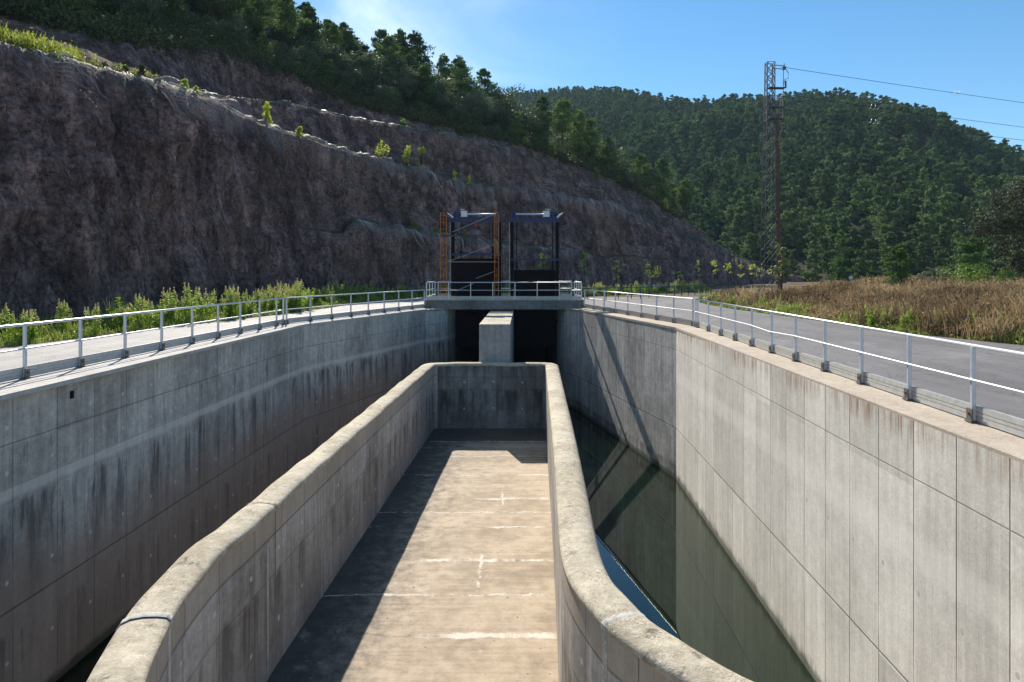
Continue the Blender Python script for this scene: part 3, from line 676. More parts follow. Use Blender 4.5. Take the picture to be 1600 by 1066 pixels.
# ------------------------------------------------------------------ terrain
def mat_rock():
    m, g, out = mat('cut_rock'); oc = g.N.new('ShaderNodeTexCoord').outputs['Object']; x, y, z = g.sep(oc)
    geo = g.N.new('ShaderNodeNewGeometry'); nz = g.sep(geo.outputs['Normal'])[2]
    big = g.noise(oc, 0.10, 5.0, 0.6, 0.4); med = g.noise(oc, 0.7, 8.0, 0.7, 0.3); fine = g.noise(oc, 4.5, 7.0, 0.75)
    vst = g.noise(g.xyz(g.mul(x, 1.3), g.mul(y, 1.3), g.mul(z, 0.18)), 1.0, 7.0, 0.7, 0.5)
    stra = g.noise(g.xyz(g.mul(x, 0.04), g.mul(y, 0.04), g.mul(g.add(z, g.mul(big, 2.0)), 1.6)), 1.0, 6.0, 0.7)
    c = g.mix(g.step(g.add(g.mul(med, 0.5), g.mul(vst, 0.5)), 0.36, 0.64), (0.085, 0.048, 0.042), (0.42, 0.265, 0.235))
    c = g.mix(g.mul(g.step(stra, 0.46, 0.58), 0.2), c, (0.135, 0.085, 0.075))
    c = g.mix(g.mul(g.step(stra, 0.62, 0.68), 0.3), c, (0.045, 0.036, 0.038))
    c = g.mix(g.mul(g.step(big, 0.46, 0.62), 0.55), c, g.mix(fine, (0.32, 0.20, 0.15), (0.19, 0.105, 0.08)))
    c = g.mix(g.mul(g.step(g.noise(oc, 0.35, 7.0, 0.7, 0.6), 0.52, 0.66), 0.6), c, (0.05, 0.042, 0.046))
    c = g.mix(g.mul(g.step(vst, 0.60, 0.70), 0.55), c, (0.42, 0.34, 0.325))
    mac = g.noise(g.xyz(g.mul(x, 0.35), g.mul(y, 0.35), g.mul(z, 0.06)), 1.0, 5.0, 0.65, 0.4); mv = g.step(mac, 0.34, 0.66, 0.55, 1.45); c = g.mix(1.0, c, g.xyz(mv, mv, mv), 'MULTIPLY')
    cr = g.near(g.noise(g.xyz(g.mul(x, 1.0), g.mul(y, 1.0), g.mul(z, 0.45)), 0.9, 6.0, 0.6, 0.5), 0.5, 0.010)
    c = g.mix(g.mul(cr, 0.6), c, (0.02, 0.016, 0.016))
    sp = g.step(fine, 0.32, 0.68, 0.5, 1.45); c = g.mix(1.0, c, g.xyz(sp, sp, sp), 'MULTIPLY')
    # flat benches carry soil and dry grass
    fl = g.step(g.add(nz, g.mul(g.sub(med, 0.5), 0.35)), 0.80, 0.92)
    so = g.mix(g.step(fine, 0.4, 0.62), (0.055, 0.060, 0.022), (0.17, 0.14, 0.075))
    c = g.mix(fl, c, so)
    h = g.add(g.mul(med, 0.8), g.add(g.mul(vst, 0.9), g.sub(g.mul(fine, 0.35), g.mul(cr, 0.2))))
    p = pbsdf(g, c, 0.95, 0, 0.12, g.bump(h, 1.0, 0.55)); g.L.new(p.outputs[0], out.inputs[0]); return m
M_rock = mat_rock()

def Z(d, y): return CZ-(y-HY)*d/F
# control sections along view columns of the photograph: foot, C, C', A, A', B, B', D, ridge, behind  as (distance, height)
def sec_(x, foot, C, A, B, D, Rg):
    r = [(foot, -0.05)]
    for q_, (d, y, wd) in enumerate((C, A, B)):
        if q_ == 2: wd = max(wd, D[0]-d-4.5)
        z = Z(d, y) if abs(y) > 40 or y < -20 else y
        r += [(d, z), (d+wd, z+0.12*wd)]
    r += [(D[0], Z(*D)), (Rg[0], Z(*Rg)), (Rg[0]+35, Z(*Rg)-6)]
    return x, r
cols_ = [
 sec_(0,   26.5, (27.6, 5.0, .1), (31, 72, 4.0), (38.5, 41, 2.0), (47, 2), (92, -190)),
 sec_(130, 31,   (32.2, 5.2, .1), (35.5, 104, 3.5), (42.5, 80, 1.5), (50.5, 55), (96, -120)),
 sec_(230, 36,   (37.2, 5.2, .1), (40.5, 128, 3.5), (47, 118, 1.5), (56, 62), (98, -60)),
 sec_(330, 42.5, (43.7, 5.4, .1), (47.5, 152, 3.5), (53.5, 146, 2.5), (68, 70), (110, -15)),
 sec_(450, 51,   (52.5, 5.8, .2), (57, 206, 4), (64, 163, 3), (79, 112), (116, 62)),
 sec_(535, 56,   (58.0, 5.4, 2), (65, 233, 4), (73, 179, 2.5), (86, 152), (118, 98)),
 sec_(550, 57,   (59.0, 348, 3), (66, 238, 4), (74, 182, 2.5), (87, 160), (118, 103)),
 sec_(640, 64,   (66, 361, 3), (73, 264, 3.5), (81, 201, 2.5), (91, 186), (118, 134)),
 sec_(740, 71,   (73, 375, 3), (80, 287, 3), (89, 217, 2.5), (96, 205), (116, 176)),
 sec_(850, 82,   (84.5, 389, 2), (91, 302, 3), (101, 252, 2.5), (106, 239), (116, 216)),
 sec_(950, 95,   (97.5, 400, 2), (104, 318, 2.5), (115, 287, 1.5), (120, 275), (128, 262)),
 sec_(1050, 108, (110.5, 405, 1.5), (117, 360, 1.5), (126, 342, 1.5), (130, 329), (136, 325)),
 sec_(1130, 122, (124, 419, 1), (128, 403, 1), (134, 395, 1), (137, 388), (141, 386)),
 sec_(1200, 136, (138, 427.5, 1), (140, 426.5, 1), (144, 425, 1), (147, 423), (150, 422)),
]
for k in range(len(cols_)):                       # small numbers given as plain heights
    pass
x0_, r0_ = cols_[0]
ext = []
for xx in (-3000, -1500, -700, -300, -120):
    s_ = 800.0/(800.0-xx); 
    ext.append((xx, [((d-26.5)*s_**0.6+26.5*s_, z) for d, z in r0_]))
xe, re_ = cols_[-1]
tail = [(1290, [(d+25, min(z, 0.5)) for d, z in re_]), (1500, [(d+40, min(z, 0.3)) for d, z in re_])]
ctrl = ext+cols_+tail
KN = len(ctrl[0][1])
NX = 1150
angs = np.array([math.atan((c[0]-CX)/F) for c in ctrl])
xs_px = np.concatenate([np.linspace(-3000, -130, 90)[:-1], np.linspace(-130, 1240, 950), np.linspace(1244, 1500, 40)])
A_ = np.arctan((xs_px-CX)/F); NX = len(A_)
key = np.array([[p for p in c[1]] for c in ctrl])          # (ncol, K, 2)
K2 = np.empty((NX, KN, 2))
for k in range(KN):
    for q in range(2): K2[:, k, q] = np.interp(A_, angs, key[:, k, q])
# light smoothing along the cut so that lips bend rather than kink
ker = np.array([1, 2, 3, 2, 1.]); ker /= ker.sum()
for k in range(KN):
    for q in range(2):
        e = np.pad(K2[:, k, q], 2, mode='edge'); K2[:, k, q] = np.convolve(e, ker, mode='valid')
X_ = lambda d: d*np.tan(A_)
# arc length along the foot for noise
fx = X_(K2[:, 0, 0]); fy = K2[:, 0, 0]; S = np.concatenate([[0], np.cumsum(np.hypot(np.diff(fx), np.diff(fy)))])
for k, am, wl in ((1, .25, 7), (3, .30, 10), (5, .25, 9), (7, .7, 9)):
    j = am*vnoise(S/wl, k*3.1, 0, 5)+am*0.4*vnoise(S/(wl*0.3), k*3.1, 0, 6)
    K2[:, k, 1] += j*np.clip((K2[:, k, 1]-1.0)/4, 0, 1)
    if k < 7: K2[:, k+1, 1] += j*np.clip((K2[:, k, 1]-1.0)/4, 0, 1)
rows_n = [34, 10, 60, 14, 38, 16, 30, 34, 6]
Dm, Zm, rowkey = [], [], []
for k in range(KN-1):
    n = rows_n[k]
    for r in range(n):
        t = r/n; Dm.append(K2[:, k, 0]*(1-t)+K2[:, k+1, 0]*t); Zm.append(K2[:, k, 1]*(1-t)+K2[:, k+1, 1]*t); rowkey.append(k+t)
Dm.append(K2[:, -1, 0]); Zm.append(K2[:, -1, 1]); rowkey.append(KN-1)
Dm = np.array(Dm); Zm = np.array(Zm); rowkey = np.array(rowkey); NR = len(rowkey)
for _ in range(14):
    Dm[1:-1] = (Dm[:-2]+2*Dm[1:-1]+Dm[2:])/4; Zm[1:-1] = (Zm[:-2]+2*Zm[1:-1]+Zm[2:])/4
Xm = Dm*np.tan(A_)[None, :]; Ym = Dm.copy()
base_surf = (Xm.copy(), Ym.copy(), Zm.copy())
# outward horizontal normal of the cut
tx = np.gradient(fx); ty = np.gradient(fy); tl = np.hypot(tx, ty); nxv = ty/tl; nyv = -tx/tl     # towards the road
ker2 = np.ones(41)/41
nxv = np.convolve(np.pad(nxv, 20, mode='edge'), ker2, 'valid'); nyv = np.convolve(np.pad(nyv, 20, mode='edge'), ker2, 'valid')
SS = np.broadcast_to(S[None, :], Xm.shape)
face = np.interp(rowkey, [0, .05, .8, 1, 2, 2.15, 2.7, 3, 4, 4.2, 4.8, 5, 6, 6.2, 6.8, 7, 9], [0, 1, 1, .25, .25, 1, 1, .25, .2, .8, .8, .25, .2, .8, .7, .3, 0])[:, None]
hgt_ = np.clip(Zm, 0, 6)/6
ridged = 1-np.abs(vnoise(SS/2.2, Zm/17, 0, 31))
n = 0.55*fbm(SS/7.0, Zm/9.0, 0, 3, 1)+0.75*(ridged-0.5)+0.38*fbm(SS/0.9, Zm/5.5, 1, 4, 9)+0.12*fbm(SS/0.55, Zm/0.8, 3, 3, 44)
blk = np.floor(vnoise(SS/1.8, Zm/2.4, 5, 77)*2.5)/2.5
n = n+0.14*blk
ledge = 0.30*np.floor(2*vnoise(SS/26, Zm/0.75, 8, 78))
n = n+ledge*0.18
off = 1.2*n*face*(0.35+0.65*hgt_)
Xm = Xm+nxv[None, :]*off; Ym = Ym+nyv[None, :]*off
Zm = Zm+0.10*fbm(Xm/1.1, Ym/1.1, 0, 3, 3)*(rowkey[:, None] > 2.9)+0.9*fbm(Xm/14, Ym/14, 0, 3, 4)*np.clip(rowkey[:, None]-7, 0, 1)
V = np.stack([Xm, Ym, Zm], -1).reshape(-1, 3)
ii, jj = np.meshgrid(np.arange(NR-1), np.arange(NX-1), indexing='ij'); q0 = (ii*NX+jj).ravel()
Fq = np.stack([q0, q0+1, q0+1+NX, q0+NX], 1)
terr = npmesh('hillside', V, Fq, [M_rock, mat_soil('woodland_floor', (0.030, 0.036, 0.016), (0.060, 0.055, 0.028), (0.02, 0.03, 0.012), 0.3)], smooth=False, midx=(ii.ravel() >= int(np.argmin(np.abs(rowkey-7.03)))).astype(int)); tag(terr, None, None, None, 'structure')
def surf(px, rk):
    """terrain point at view column px and section key rk"""
    j = int(np.argmin(np.abs(xs_px-px))); i = int(np.argmin(np.abs(rowkey-rk))); return np.array([Xm[i, j], Ym[i, j], Zm[i, j]])

# rockfall netting draped over the lips
def mat_net():
    m, g, out = mat('wire_netting'); u, v, _ = uvnode(g)
    a = g.m('PINGPONG', g.add(u, v), 0.07); b_ = g.m('PINGPONG', g.sub(u, v), 0.07)
    at_ = g.N.new('ShaderNodeAttribute'); at_.attribute_name = 'rnd'
    cov = g.step(g.add(at_.outputs['Fac'], g.mul(g.sub(g.noise(g.xyz(g.mul(u, 1.6), g.mul(v, 0.25)), 1.0, 5.0, 0.7), 0.5), 0.9)), 0.36, 0.90)  # denser wire at lip and folds paints in their sun glint
    t = g.m('MINIMUM', a, b_); wire = g.mul(g.step(t, 0.005, 0.009, 1.0, 0.0), cov); wire = g.m('MAXIMUM', wire, g.mul(g.step(at_.outputs['Fac'], 2.0, 2.1), 0.8))
    p = pbsdf(g, (0.46, 0.42, 0.40), 0.6, 0.3, 0.4); tr = g.N.new('ShaderNodeBsdfTransparent'); mx = g.N.new('ShaderNodeMixShader')
    g.put(mx.inputs[0], wire); g.L.new(tr.outputs[0], mx.inputs[1]); g.L.new(p.outputs[0], mx.inputs[2]); g.L.new(mx.outputs[0], out.inputs[0]); return m
M_net = mat_net()
def netting(k0, k1, pxa, pxb, label, depthv, seed):
    ra = int(np.argmin(np.abs(rowkey-k0))); rb = int(np.argmin(np.abs(rowkey-k1)))
    ja = int(np.argmin(np.abs(xs_px-pxa))); jb = int(np.argmin(np.abs(xs_px-pxb)))
    nj = int((S[jb]-S[ja])/0.09); st_ = np.linspace(S[ja], S[jb], nj)
    rows_ = np.linspace(ra, rb, 60)
    def samp(Mx, r):
        i = int(min(r, NR-2)); f = r-i; row = Mx[i]*(1-f)+Mx[i+1]*f; return np.interp(st_, S, row)
    P = np.array([[samp(Mx, r) for Mx in (Xm, Ym, Zm)] for r in rows_])        # (60,3,nj)
    for _ in range(5): P[1:-1] = (P[:-2]+P[1:-1]*2+P[2:])/4
    kk = np.array([1, 1, 1, 1, 1.])/5
    for r in range(60):
        for q in range(3): P[r, q] = np.convolve(np.pad(P[r, q], 2, mode='edge'), kk, 'valid')
    nx_ = np.interp(st_, S, nxv); ny_ = np.interp(st_, S, nyv)
    t = np.linspace(0, 1, 60)[:, None]                 # 0 low on the face .. 1 bench
    lean = st_[None, :]-(1-t)*1.2*0
    wv = vnoise((st_[None, :]+1.6*t)/0.9, 0, seed, seed)+0.6*vnoise((st_[None, :]+1.6*t)/0.38, t*1.5, seed, seed+3)
    fold = np.clip(wv-0.15, 0, None)**1.2*depthv*np.clip(0.25+1.1*np.sin(math.pi*np.clip(t*0.8+0.12, 0, 1)), 0, 1)
    tear = 0.0
    P[:, 0] += nx_*(0.18+fold); P[:, 1] += ny_*(0.18+fold); P[:, 2] += 0.10+0.35*fold
    lenr = np.concatenate([[0], np.cumsum(np.linalg.norm(np.diff(P[:, :, nj//2], axis=0), axis=1))])
    Vn = P.transpose(0, 2, 1).reshape(-1, 3)
    uvn = np.stack([np.broadcast_to(st_[None, :], (60, nj)), np.broadcast_to(lenr[:, None], (60, nj))], -1).reshape(-1, 2)
    # gathered folds hanging from the lip: narrow creased strips of the same netting
    FVn, FFn = [], []; jl = 0
    while jl < nj-80:
        jl += int(rng.uniform(1, 5) if rng.uniform() < 0.75 else rng.uniform(8, 45))
        if vnoise(st_[min(jl, nj-1)]/5.0, 0, 0, seed+40) < -0.35: continue
        top = int(rng.uniform(50, 59)); ln_ = int(rng.uniform(10, 56)*(0.55+0.45*vnoise(st_[min(jl, nj-1)]/7.0, 0, 0, seed+41))+6); w0 = rng.uniform(0.00022, 0.00070)*(P[30, 1, min(nj-1, jl)]-8)*(1.3 if seed > 1 else 1.0); slant = rng.uniform(0.2, 0.9)
        ids = range(top, max(2, top-ln_), -2); prev = None
        for q_i, rr_ in enumerate(ids):
            js = min(nj-1, jl+int(slant*(top-rr_)*1.1)); f_ = q_i/max(1, len(ids)-1); w_ = w0*(1-f_)**0.6+0.004
            c_ = np.array([P[rr_, 0, js]+nx_[js]*0.05, P[rr_, 1, js]+ny_[js]*0.05, P[rr_, 2, js]+0.04]); tg = np.array([-ny_[js], nx_[js], 0])
            o_ = len(FVn); FVn += [c_-tg*w_, c_+np.array([nx_[js], ny_[js], 0.5])*w_*1.2, c_+tg*w_]
            if prev is not None: FFn += [(prev, prev+1, o_+1, o_), (prev+1, prev+2, o_+2, o_+1)]
            prev = o_
    # ragged lower edge
    a, c = np.meshgrid(np.arange(59), np.arange(nj-1), indexing='ij')
    low = (8+7*vnoise(st_/3.0, 0, 0, seed+9)+5*vnoise(st_/0.8, 0, 0, seed+8)).astype(int)
    keep = (a >= low[None, :-1]).ravel(); q = (a*nj+c).ravel()[keep]
    at0 = (np.broadcast_to(np.array([np.interp(q_, [ra, rb], [k0, k1]) for q_ in rows_])[:, None], (60, nj)).ravel()*0+np.clip(1-np.abs(np.broadcast_to(t, (60, nj))-0.9)/0.9, 0, 1).ravel()*0.72+np.clip(fold/depthv/0.6, 0, 1).ravel()*0.35)
    Fn = np.vstack([np.stack([q, q+1, q+1+nj, q+nj], 1), np.array(FFn, dtype=int).reshape(-1, 4)+len(Vn)]); Va = np.vstack([Vn, np.array(FVn).reshape(-1, 3)]); uva = np.vstack([uvn, np.zeros((len(FVn), 2))])
    o = npmesh('rockfall_net', Va, Fn, M_net, smooth=True, uv=uva, attr=np.concatenate([at0, np.full(len(FVn), 3.0)]))
    tag(o, label, 'netting', 'rockfall nets draped over the cut')
netting(2.5, 3.3, -130, 1000, 'steel wire netting hanging over the long main lip of the rock cut', 0.95, 1)
netting(0.55, 1.4, 545, 900, 'steel wire netting over the lowest rock ledge behind the gates', 0.7, 2)
netting(4.62, 5.3, 325, 800, 'steel wire netting along the upper rock ledge below the trees', 0.5, 3)
netting(6.3, 6.95, 95, 190, 'patch of wire netting on the highest slope at the upper left', 0.5, 4)

# far hill -----------------------------------------------------------
hx = np.array([640, 760, 805, 850, 900, 960, 1000, 1080, 1150, 1200, 1290, 1330, 1400, 1470, 1500, 1540, 1600, 1700, 1850, 2200, 3000], float)
hy = np.array([175, 160, 155, 150, 147, 149, 157, 170, 165, 167, 160, 163, 180, 198, 220, 236, 260, 300, 335, 370, 390], float)
hd = np.array([640, 640, 630, 620, 600, 570, 540, 490, 450, 430, 410, 400, 385, 370, 360, 350, 335, 320, 310, 300, 300], float)
hb = np.array([250, 240, 235, 230, 220, 210, 200, 185, 172, 165, 150, 145, 138, 130, 126, 120, 112, 100, 95, 90, 90], float)
HX = np.linspace(640, 3000, 260); HA = np.arctan((HX-CX)/F)
def hillpt(px, t):
    """t 0 foot .. 1 ridge .. 1.3 behind"""
    d0 = np.interp(px, hx, hb); d1 = np.interp(px, hx, hd); zr = CZ-(np.interp(px, hx, hy)+6-HY)*d1/F
    tt = np.clip(t, 0, 1); d = d0+(d1-d0)*t
    z = -1.0+(zr+1.0)*(1.18*tt-0.18*tt**2.2)-np.clip(t-1, 0, 1)*120
    x = (px-CX)/F*d
    z = z+np.sin(np.clip(tt, 0, 1)*math.pi)*(6*vnoise(x/55, d/70, 0, 51)+2.5*vnoise(x/20, d/24, 0, 52))
    return x, d, z
TT = np.concatenate([np.linspace(-0.15, 1, 90), np.linspace(1.05, 1.5, 8)])
gx, gt = np.meshgrid(HX, TT); xx, yy, zz_ = hillpt(gx, gt); zz_ = np.where(gt < 0, -0.6, zz_)
V = np.stack([xx, yy, zz_], -1).reshape(-1, 3); n0, n1 = xx.shape
ii, jj = np.meshgrid(np.arange(n0-1), np.arange(n1-1), indexing='ij'); q0 = (ii*n1+jj).ravel()
M_hill = mat_soil('forest_floor', (0.022, 0.028, 0.014), (0.035, 0.038, 0.02), (0.05, 0.04, 0.026), 0.05)
tag(npmesh('hill', V, np.stack([q0, q0+1, q0+1+n1, q0+n1], 1), M_hill, smooth=True), None, None, None, 'structure')

# meadow mound -------------------------------------------------------
fe = catmull(fieldedge, 1.0); fex = np.array([p.x for p in fe]); fey = np.array([p.y for p in fe])
def edge_dist(x, y):
    d = np.full(np.shape(x), 1e9)
    for a, c in zip(fex[::2], fey[::2]): d = np.minimum(d, np.hypot(x-a, y-c))
    return d
def meadow_in(x, y):
    ex = np.interp(y, [-12, 6, 14, 20.5, 25, 32.9, 41, 47, 50.5, 54.5, 58, 60, 64, 200], [26, 21, 17.2, 15.4, 14.1, 13.7, 13.3, 13.3, 14.4, 17.5, 24, 34, 44, 60])
    return x > ex
def meadow_z(x, y):
    e = edge_dist(x, y); s_ = np.clip(e/9, 0, 1); s_ = s_*s_*(3-2*s_)
    far = np.clip((y-75)/50, 0, 1)
    return 0.02+(0.62*s_+0.10*fbm(x/5, y/5, 0, 2, 61)*s_+0.010*np.clip(x-24, 0, 40)*s_)*(1-far*0.6)
mx_, my_ = np.meshgrid(np.linspace(11, 130, 130), np.linspace(-12, 128, 140))
mz_ = np.where(meadow_in(mx_, my_), meadow_z(mx_, my_), -0.3)
V = np.stack([mx_, my_, mz_], -1).reshape(-1, 3); n0, n1 = mx_.shape
ii, jj = np.meshgrid(np.arange(n0-1), np.arange(n1-1), indexing='ij'); q0 = (ii*n1+jj).ravel()
tag(npmesh('field', V, np.stack([q0, q0+1, q0+1+n1, q0+n1], 1), mat_soil('field_soil', (0.10, 0.07, 0.04), (0.16, 0.11, 0.06), (0.06, 0.055, 0.025)), smooth=True), None, None, None, 'structure')

# ------------------------------------------------------------------ foliage
def mat_leaf(name, c0, c1, trans=0.35, attr=False, rough=0.55, spec=0.35, hv=0.3, cs=0.6):
    m, g, out = mat(name); oc = g.N.new('ShaderNodeTexCoord').outputs['Object']
    n = g.noise(oc, cs, 4.0, 0.6)
    if attr:
        a = g.N.new('ShaderNodeAttribute'); a.attribute_name = 'rnd'; r = a.outputs['Fac']
    else: r = g.N.new('ShaderNodeObjectInfo').outputs['Random']
    f = g.add(g.mul(r, 0.6), g.mul(g.step(n, 0.3, 0.7), 0.4))
    c = g.mix(f, c0, c1); v = g.add(1.0-hv/2, g.mul(g.white(g.xyz(r, r, r)), hv)); c = g.mix(1.0, c, g.xyz(v, v, v), 'MULTIPLY')
    p = pbsdf(g, c, rough, 0, spec); t = g.N.new('ShaderNodeBsdfTranslucent'); g.put(t.inputs[0], g.mix(0.35, c, (0.30, 0.42, 0.05), 'MIX') if trans > 0.4 else c)
    mx = g.N.new('ShaderNodeMixShader'); mx.inputs[0].default_value = trans
    g.L.new(p.outputs[0], mx.inputs[1]); g.L.new(t.outputs[0], mx.inputs[2]); g.L.new(mx.outputs[0], out.inputs[0]); return m
M_pine = mat_leaf('pine_needles', (0.030, 0.068, 0.022), (0.160, 0.240, 0.070), 0.34, spec=0.12, rough=0.75)
M_pinefar = mat_leaf('far_pine_needles', (0.016, 0.042, 0.016), (0.120, 0.200, 0.068), 0.30, attr=True, cs=0.15, spec=0.08, rough=0.8)
M_oak = mat_leaf('oak_leaves', (0.055, 0.085, 0.035), (0.160, 0.200, 0.100), 0.28, spec=0.3, rough=0.6)
M_bush = mat_leaf('bush_leaves', (0.08, 0.17, 0.03), (0.20, 0.32, 0.06), 0.45)
M_yel = mat_leaf('yellow_green_leaves', (0.42, 0.50, 0.06), (0.68, 0.68, 0.10), 0.5)
M_sap = mat_leaf('sapling_leaves', (0.45, 0.52, 0.07), (0.70, 0.68, 0.10), 0.5)  # leaf colour brightened to stand in for sun shining through
M_weed = mat_leaf('weed_leaves', (0.12, 0.24, 0.02), (0.32, 0.44, 0.06), 0.5, attr=True)
M_plume = mat_leaf('weed_plumes', (0.44, 0.40, 0.18), (0.62, 0.55, 0.27), 0.4, attr=True)
M_dry = mat_leaf('dry_stems', (0.090, 0.058, 0.036), (0.52, 0.39, 0.21), 0.35, attr=True, rough=0.8, spec=0.1)
M_scrub = mat_leaf('grey_scrub', (0.07, 0.07, 0.04), (0.14, 0.135, 0.075), 0.3)

def quads(C, s, flat=1.0, asp=1.0, N=None, jit=0.6):
    """leaf-sized quads; N = preferred facing of each, jit = how much it scatters"""
    n = len(C); nr = rng.normal(size=(n, 3))
    if N is not None: nr = N+nr*jit
    nr /= np.linalg.norm(nr, axis=1)[:, None]
    a = np.cross(nr, rng.normal(size=(n, 3))); a[:, 2] *= flat; a /= np.linalg.norm(a, axis=1)[:, None]
    b_ = np.cross(nr, a)
    s = (np.full(n, s) if np.isscalar(s) else s)*rng.uniform(0.6, 1.3, n); s = s[:, None]/2
    V = np.stack([C-a*s*asp, C-b_*s*0.75, C+a*s*asp, C+b_*s*0.75], 1).reshape(-1, 3)
    return V, np.arange(n*4).reshape(-1, 4)
def clump_pts(cent, rad, n, fl=0.65):
    k = rng.integers(0, len(cent), n); d = rng.normal(size=(n, 3)); d /= np.linalg.norm(d, axis=1)[:, None]
    d *= (rng.uniform(0.25, 1, n)**0.5)[:, None]; d[:, 2] *= fl
    global last_N; last_N = d/np.linalg.norm(d, axis=1)[:, None]+[0, 0, 0.25]
    return cent[k]+d*rad[k][:, None]
def pine_pts(H, Rr, n, K=60, lo=0.22, dens=1.0):
    t = rng.uniform(0, 1, K)**0.9; z = H*(lo+(1-lo)*t); rr = Rr*np.clip(np.sin(math.pi*(0.18+0.76*t)), 0.05, 1)**0.75*np.clip(1.25-0.55*t, 0, 1)*(0.7+0.3*np.sin(t*23+rng.uniform(0, 6)))*(0.55+0.45*np.clip(t/0.3, 0, 1))
    a = rng.uniform(0, 2*math.pi, K); r = rr*rng.uniform(0.35, 1.0, K)
    lopx, lopy = rng.normal(0, 0.12, 2)*Rr
    c = np.stack([r*np.cos(a)+lopx*t, r*np.sin(a)+lopy*t, z-r*0.12+rng.normal(0, 0.1, K)], 1)
    rad = (0.17+0.22*(1-t))*Rr*rng.uniform(0.6, 1.3, K)
    c = np.vstack([c, [[lopx, lopy, H*0.97], [lopx, lopy, H*0.9]]]); rad = np.append(rad, [0.12*Rr, 0.2*Rr])
    return clump_pts(c, rad, n, 0.42), c
def oak_pts(H, Rr, n, K=45):
    d = rng.normal(size=(K, 3)); d /= np.linalg.norm(d, axis=1)[:, None]; d *= (rng.uniform(0.2, 1, K)**0.45)[:, None]
    d *= np.array([Rr, Rr, H*0.42]); d[:, 2] += H*0.56
    d[:, :2] *= (1+0.25*rng.normal(size=K))[:, None]
    rad = Rr*rng.uniform(0.2, 0.42, K); return clump_pts(d, rad, n, 0.8), d
def trunk_mb(H, r, cents, top=0.92, nb=14):
    m = MB(); pts = [(0.06*math.sin(3*t)*H*0.15, 0.05*math.cos(2*t)*H*0.1-0.05*H*0.1, H*top*t-0.3*(t == 0)) for t in np.linspace(0, 1, 7)]
    m.tube(pts, r, 7, r2=r*0.25)
    idx = rng.choice(len(cents), min(nb, len(cents)), replace=False)
    for i in idx:
        c = Vector(cents[i]); t = min(max((c.z/H-0.15)/top, 0.1), 0.95); k = t*6; a = Vector(pts[int(k)]).lerp(Vector(pts[min(int(k)+1, 6)]), k-int(k))
        m.tube([a, (a+c)/2+Vector((0, 0, -0.05*H*0.2)), c], r*0.30, 4, r2=r*0.08)
    return m
def make_tree(name, kind, H, Rr, n, size, m, label, cat, group=None, K=60, lo=0.22, tr=0.12):
    P, c = pine_pts(H, Rr, n, K, lo) if kind == 'pine' else oak_pts(H, Rr, n, K)
    V, Fq = quads(P, size, 1.0, 1.35 if kind == 'pine' else 1.0, last_N, 0.55)
    root = bpy.data.objects.new(name, None); col.objects.link(root); tag(root, label, cat, group)
    cr = npmesh('crown', V, Fq, m); cr.parent = root
    t = trunk_mb(H, tr, c).build('trunk', M_bark); t.parent = root
    return root
def dup(root, loc, rz, s_, label=None, group=None, sz=None):
    r = root.copy(); col.objects.link(r); r.location = loc; r.rotation_euler = (0, 0, rz); r.scale = (s_, s_, sz or s_)
    if label: r['label'] = label
    if group: r['group'] = group
    for ch in root.children:
        c = ch.copy(); col.objects.link(c); c.parent = r
    return r
used = set()
def place(root, loc, rz=0.0, s_=1.0, label=None, group=None, sz=None):
    if root.name not in used:
        used.add(root.name); root.location = loc; root.rotation_euler = (0, 0, rz); root.scale = (s_, s_, sz or s_)
        if label: root['label'] = label
        if group: root['group'] = group
        return root
    return dup(root, loc, rz, s_, label, group, sz)

# --- woodland above the cut
GW = 'trees of the woodland above the rock cut'
LPW = 'dark green pine tree among the woodland above the rock cut'; LOW = 'grey green bushy oak tree in the woodland above the rock cut'
wood = [make_tree('pine_tree', 'pine', 8.5, 3.1, 3400, 0.27, M_pine, LPW, 'tree', GW, K=85, lo=lo_) for lo_ in (0.2, 0.3, 0.45)]
oaks = [make_tree('oak_tree', 'oak', 5.2, 2.9, 3200, 0.25, M_oak, LOW, 'tree', GW, K=k_) for k_ in (40, 60)]
cand = []
for px in np.arange(-90, 1075, 1.0):
    j = int(np.argmin(np.abs(xs_px-px)))
    for rk in np.arange(7.03, 8.1, 0.03): cand.append((px, rk))
cand = np.array(cand); rng.shuffle(cand); placed = []
for px, rk in cand:
    if len(placed) >= 300: break
    p = surf(px+rng.uniform(-.5, .5), rk)
    ypx = HY-(p[2]+8-CZ)*F/p[1]
    if HY-(p[2]-CZ)*F/p[1] < -30: continue
    mind = 1.9+0.014*p[1]
    if any((p[0]-q[0])**2+(p[1]-q[1])**2 < mind*mind for q in placed): continue
    near_lip = rk < 7.25
    placed.append(p); r_ = rng.uniform()
    if near_lip and r_ < 0.7 or r_ < 0.5:
        place(oaks[rng.integers(0, 2)], p-[0, 0, .2], rng.uniform(0, 6.28), rng.uniform(0.7, 1.2)*(0.62 if rk < 7.2 else 1.0), LOW)
    else:
        place(wood[rng.integers(0, 3)], p-[0, 0, .2], rng.uniform(0, 6.28), rng.uniform(0.65, 1.08)*(0.55 if rk < 7.15 else 1.0), LPW, sz=None)
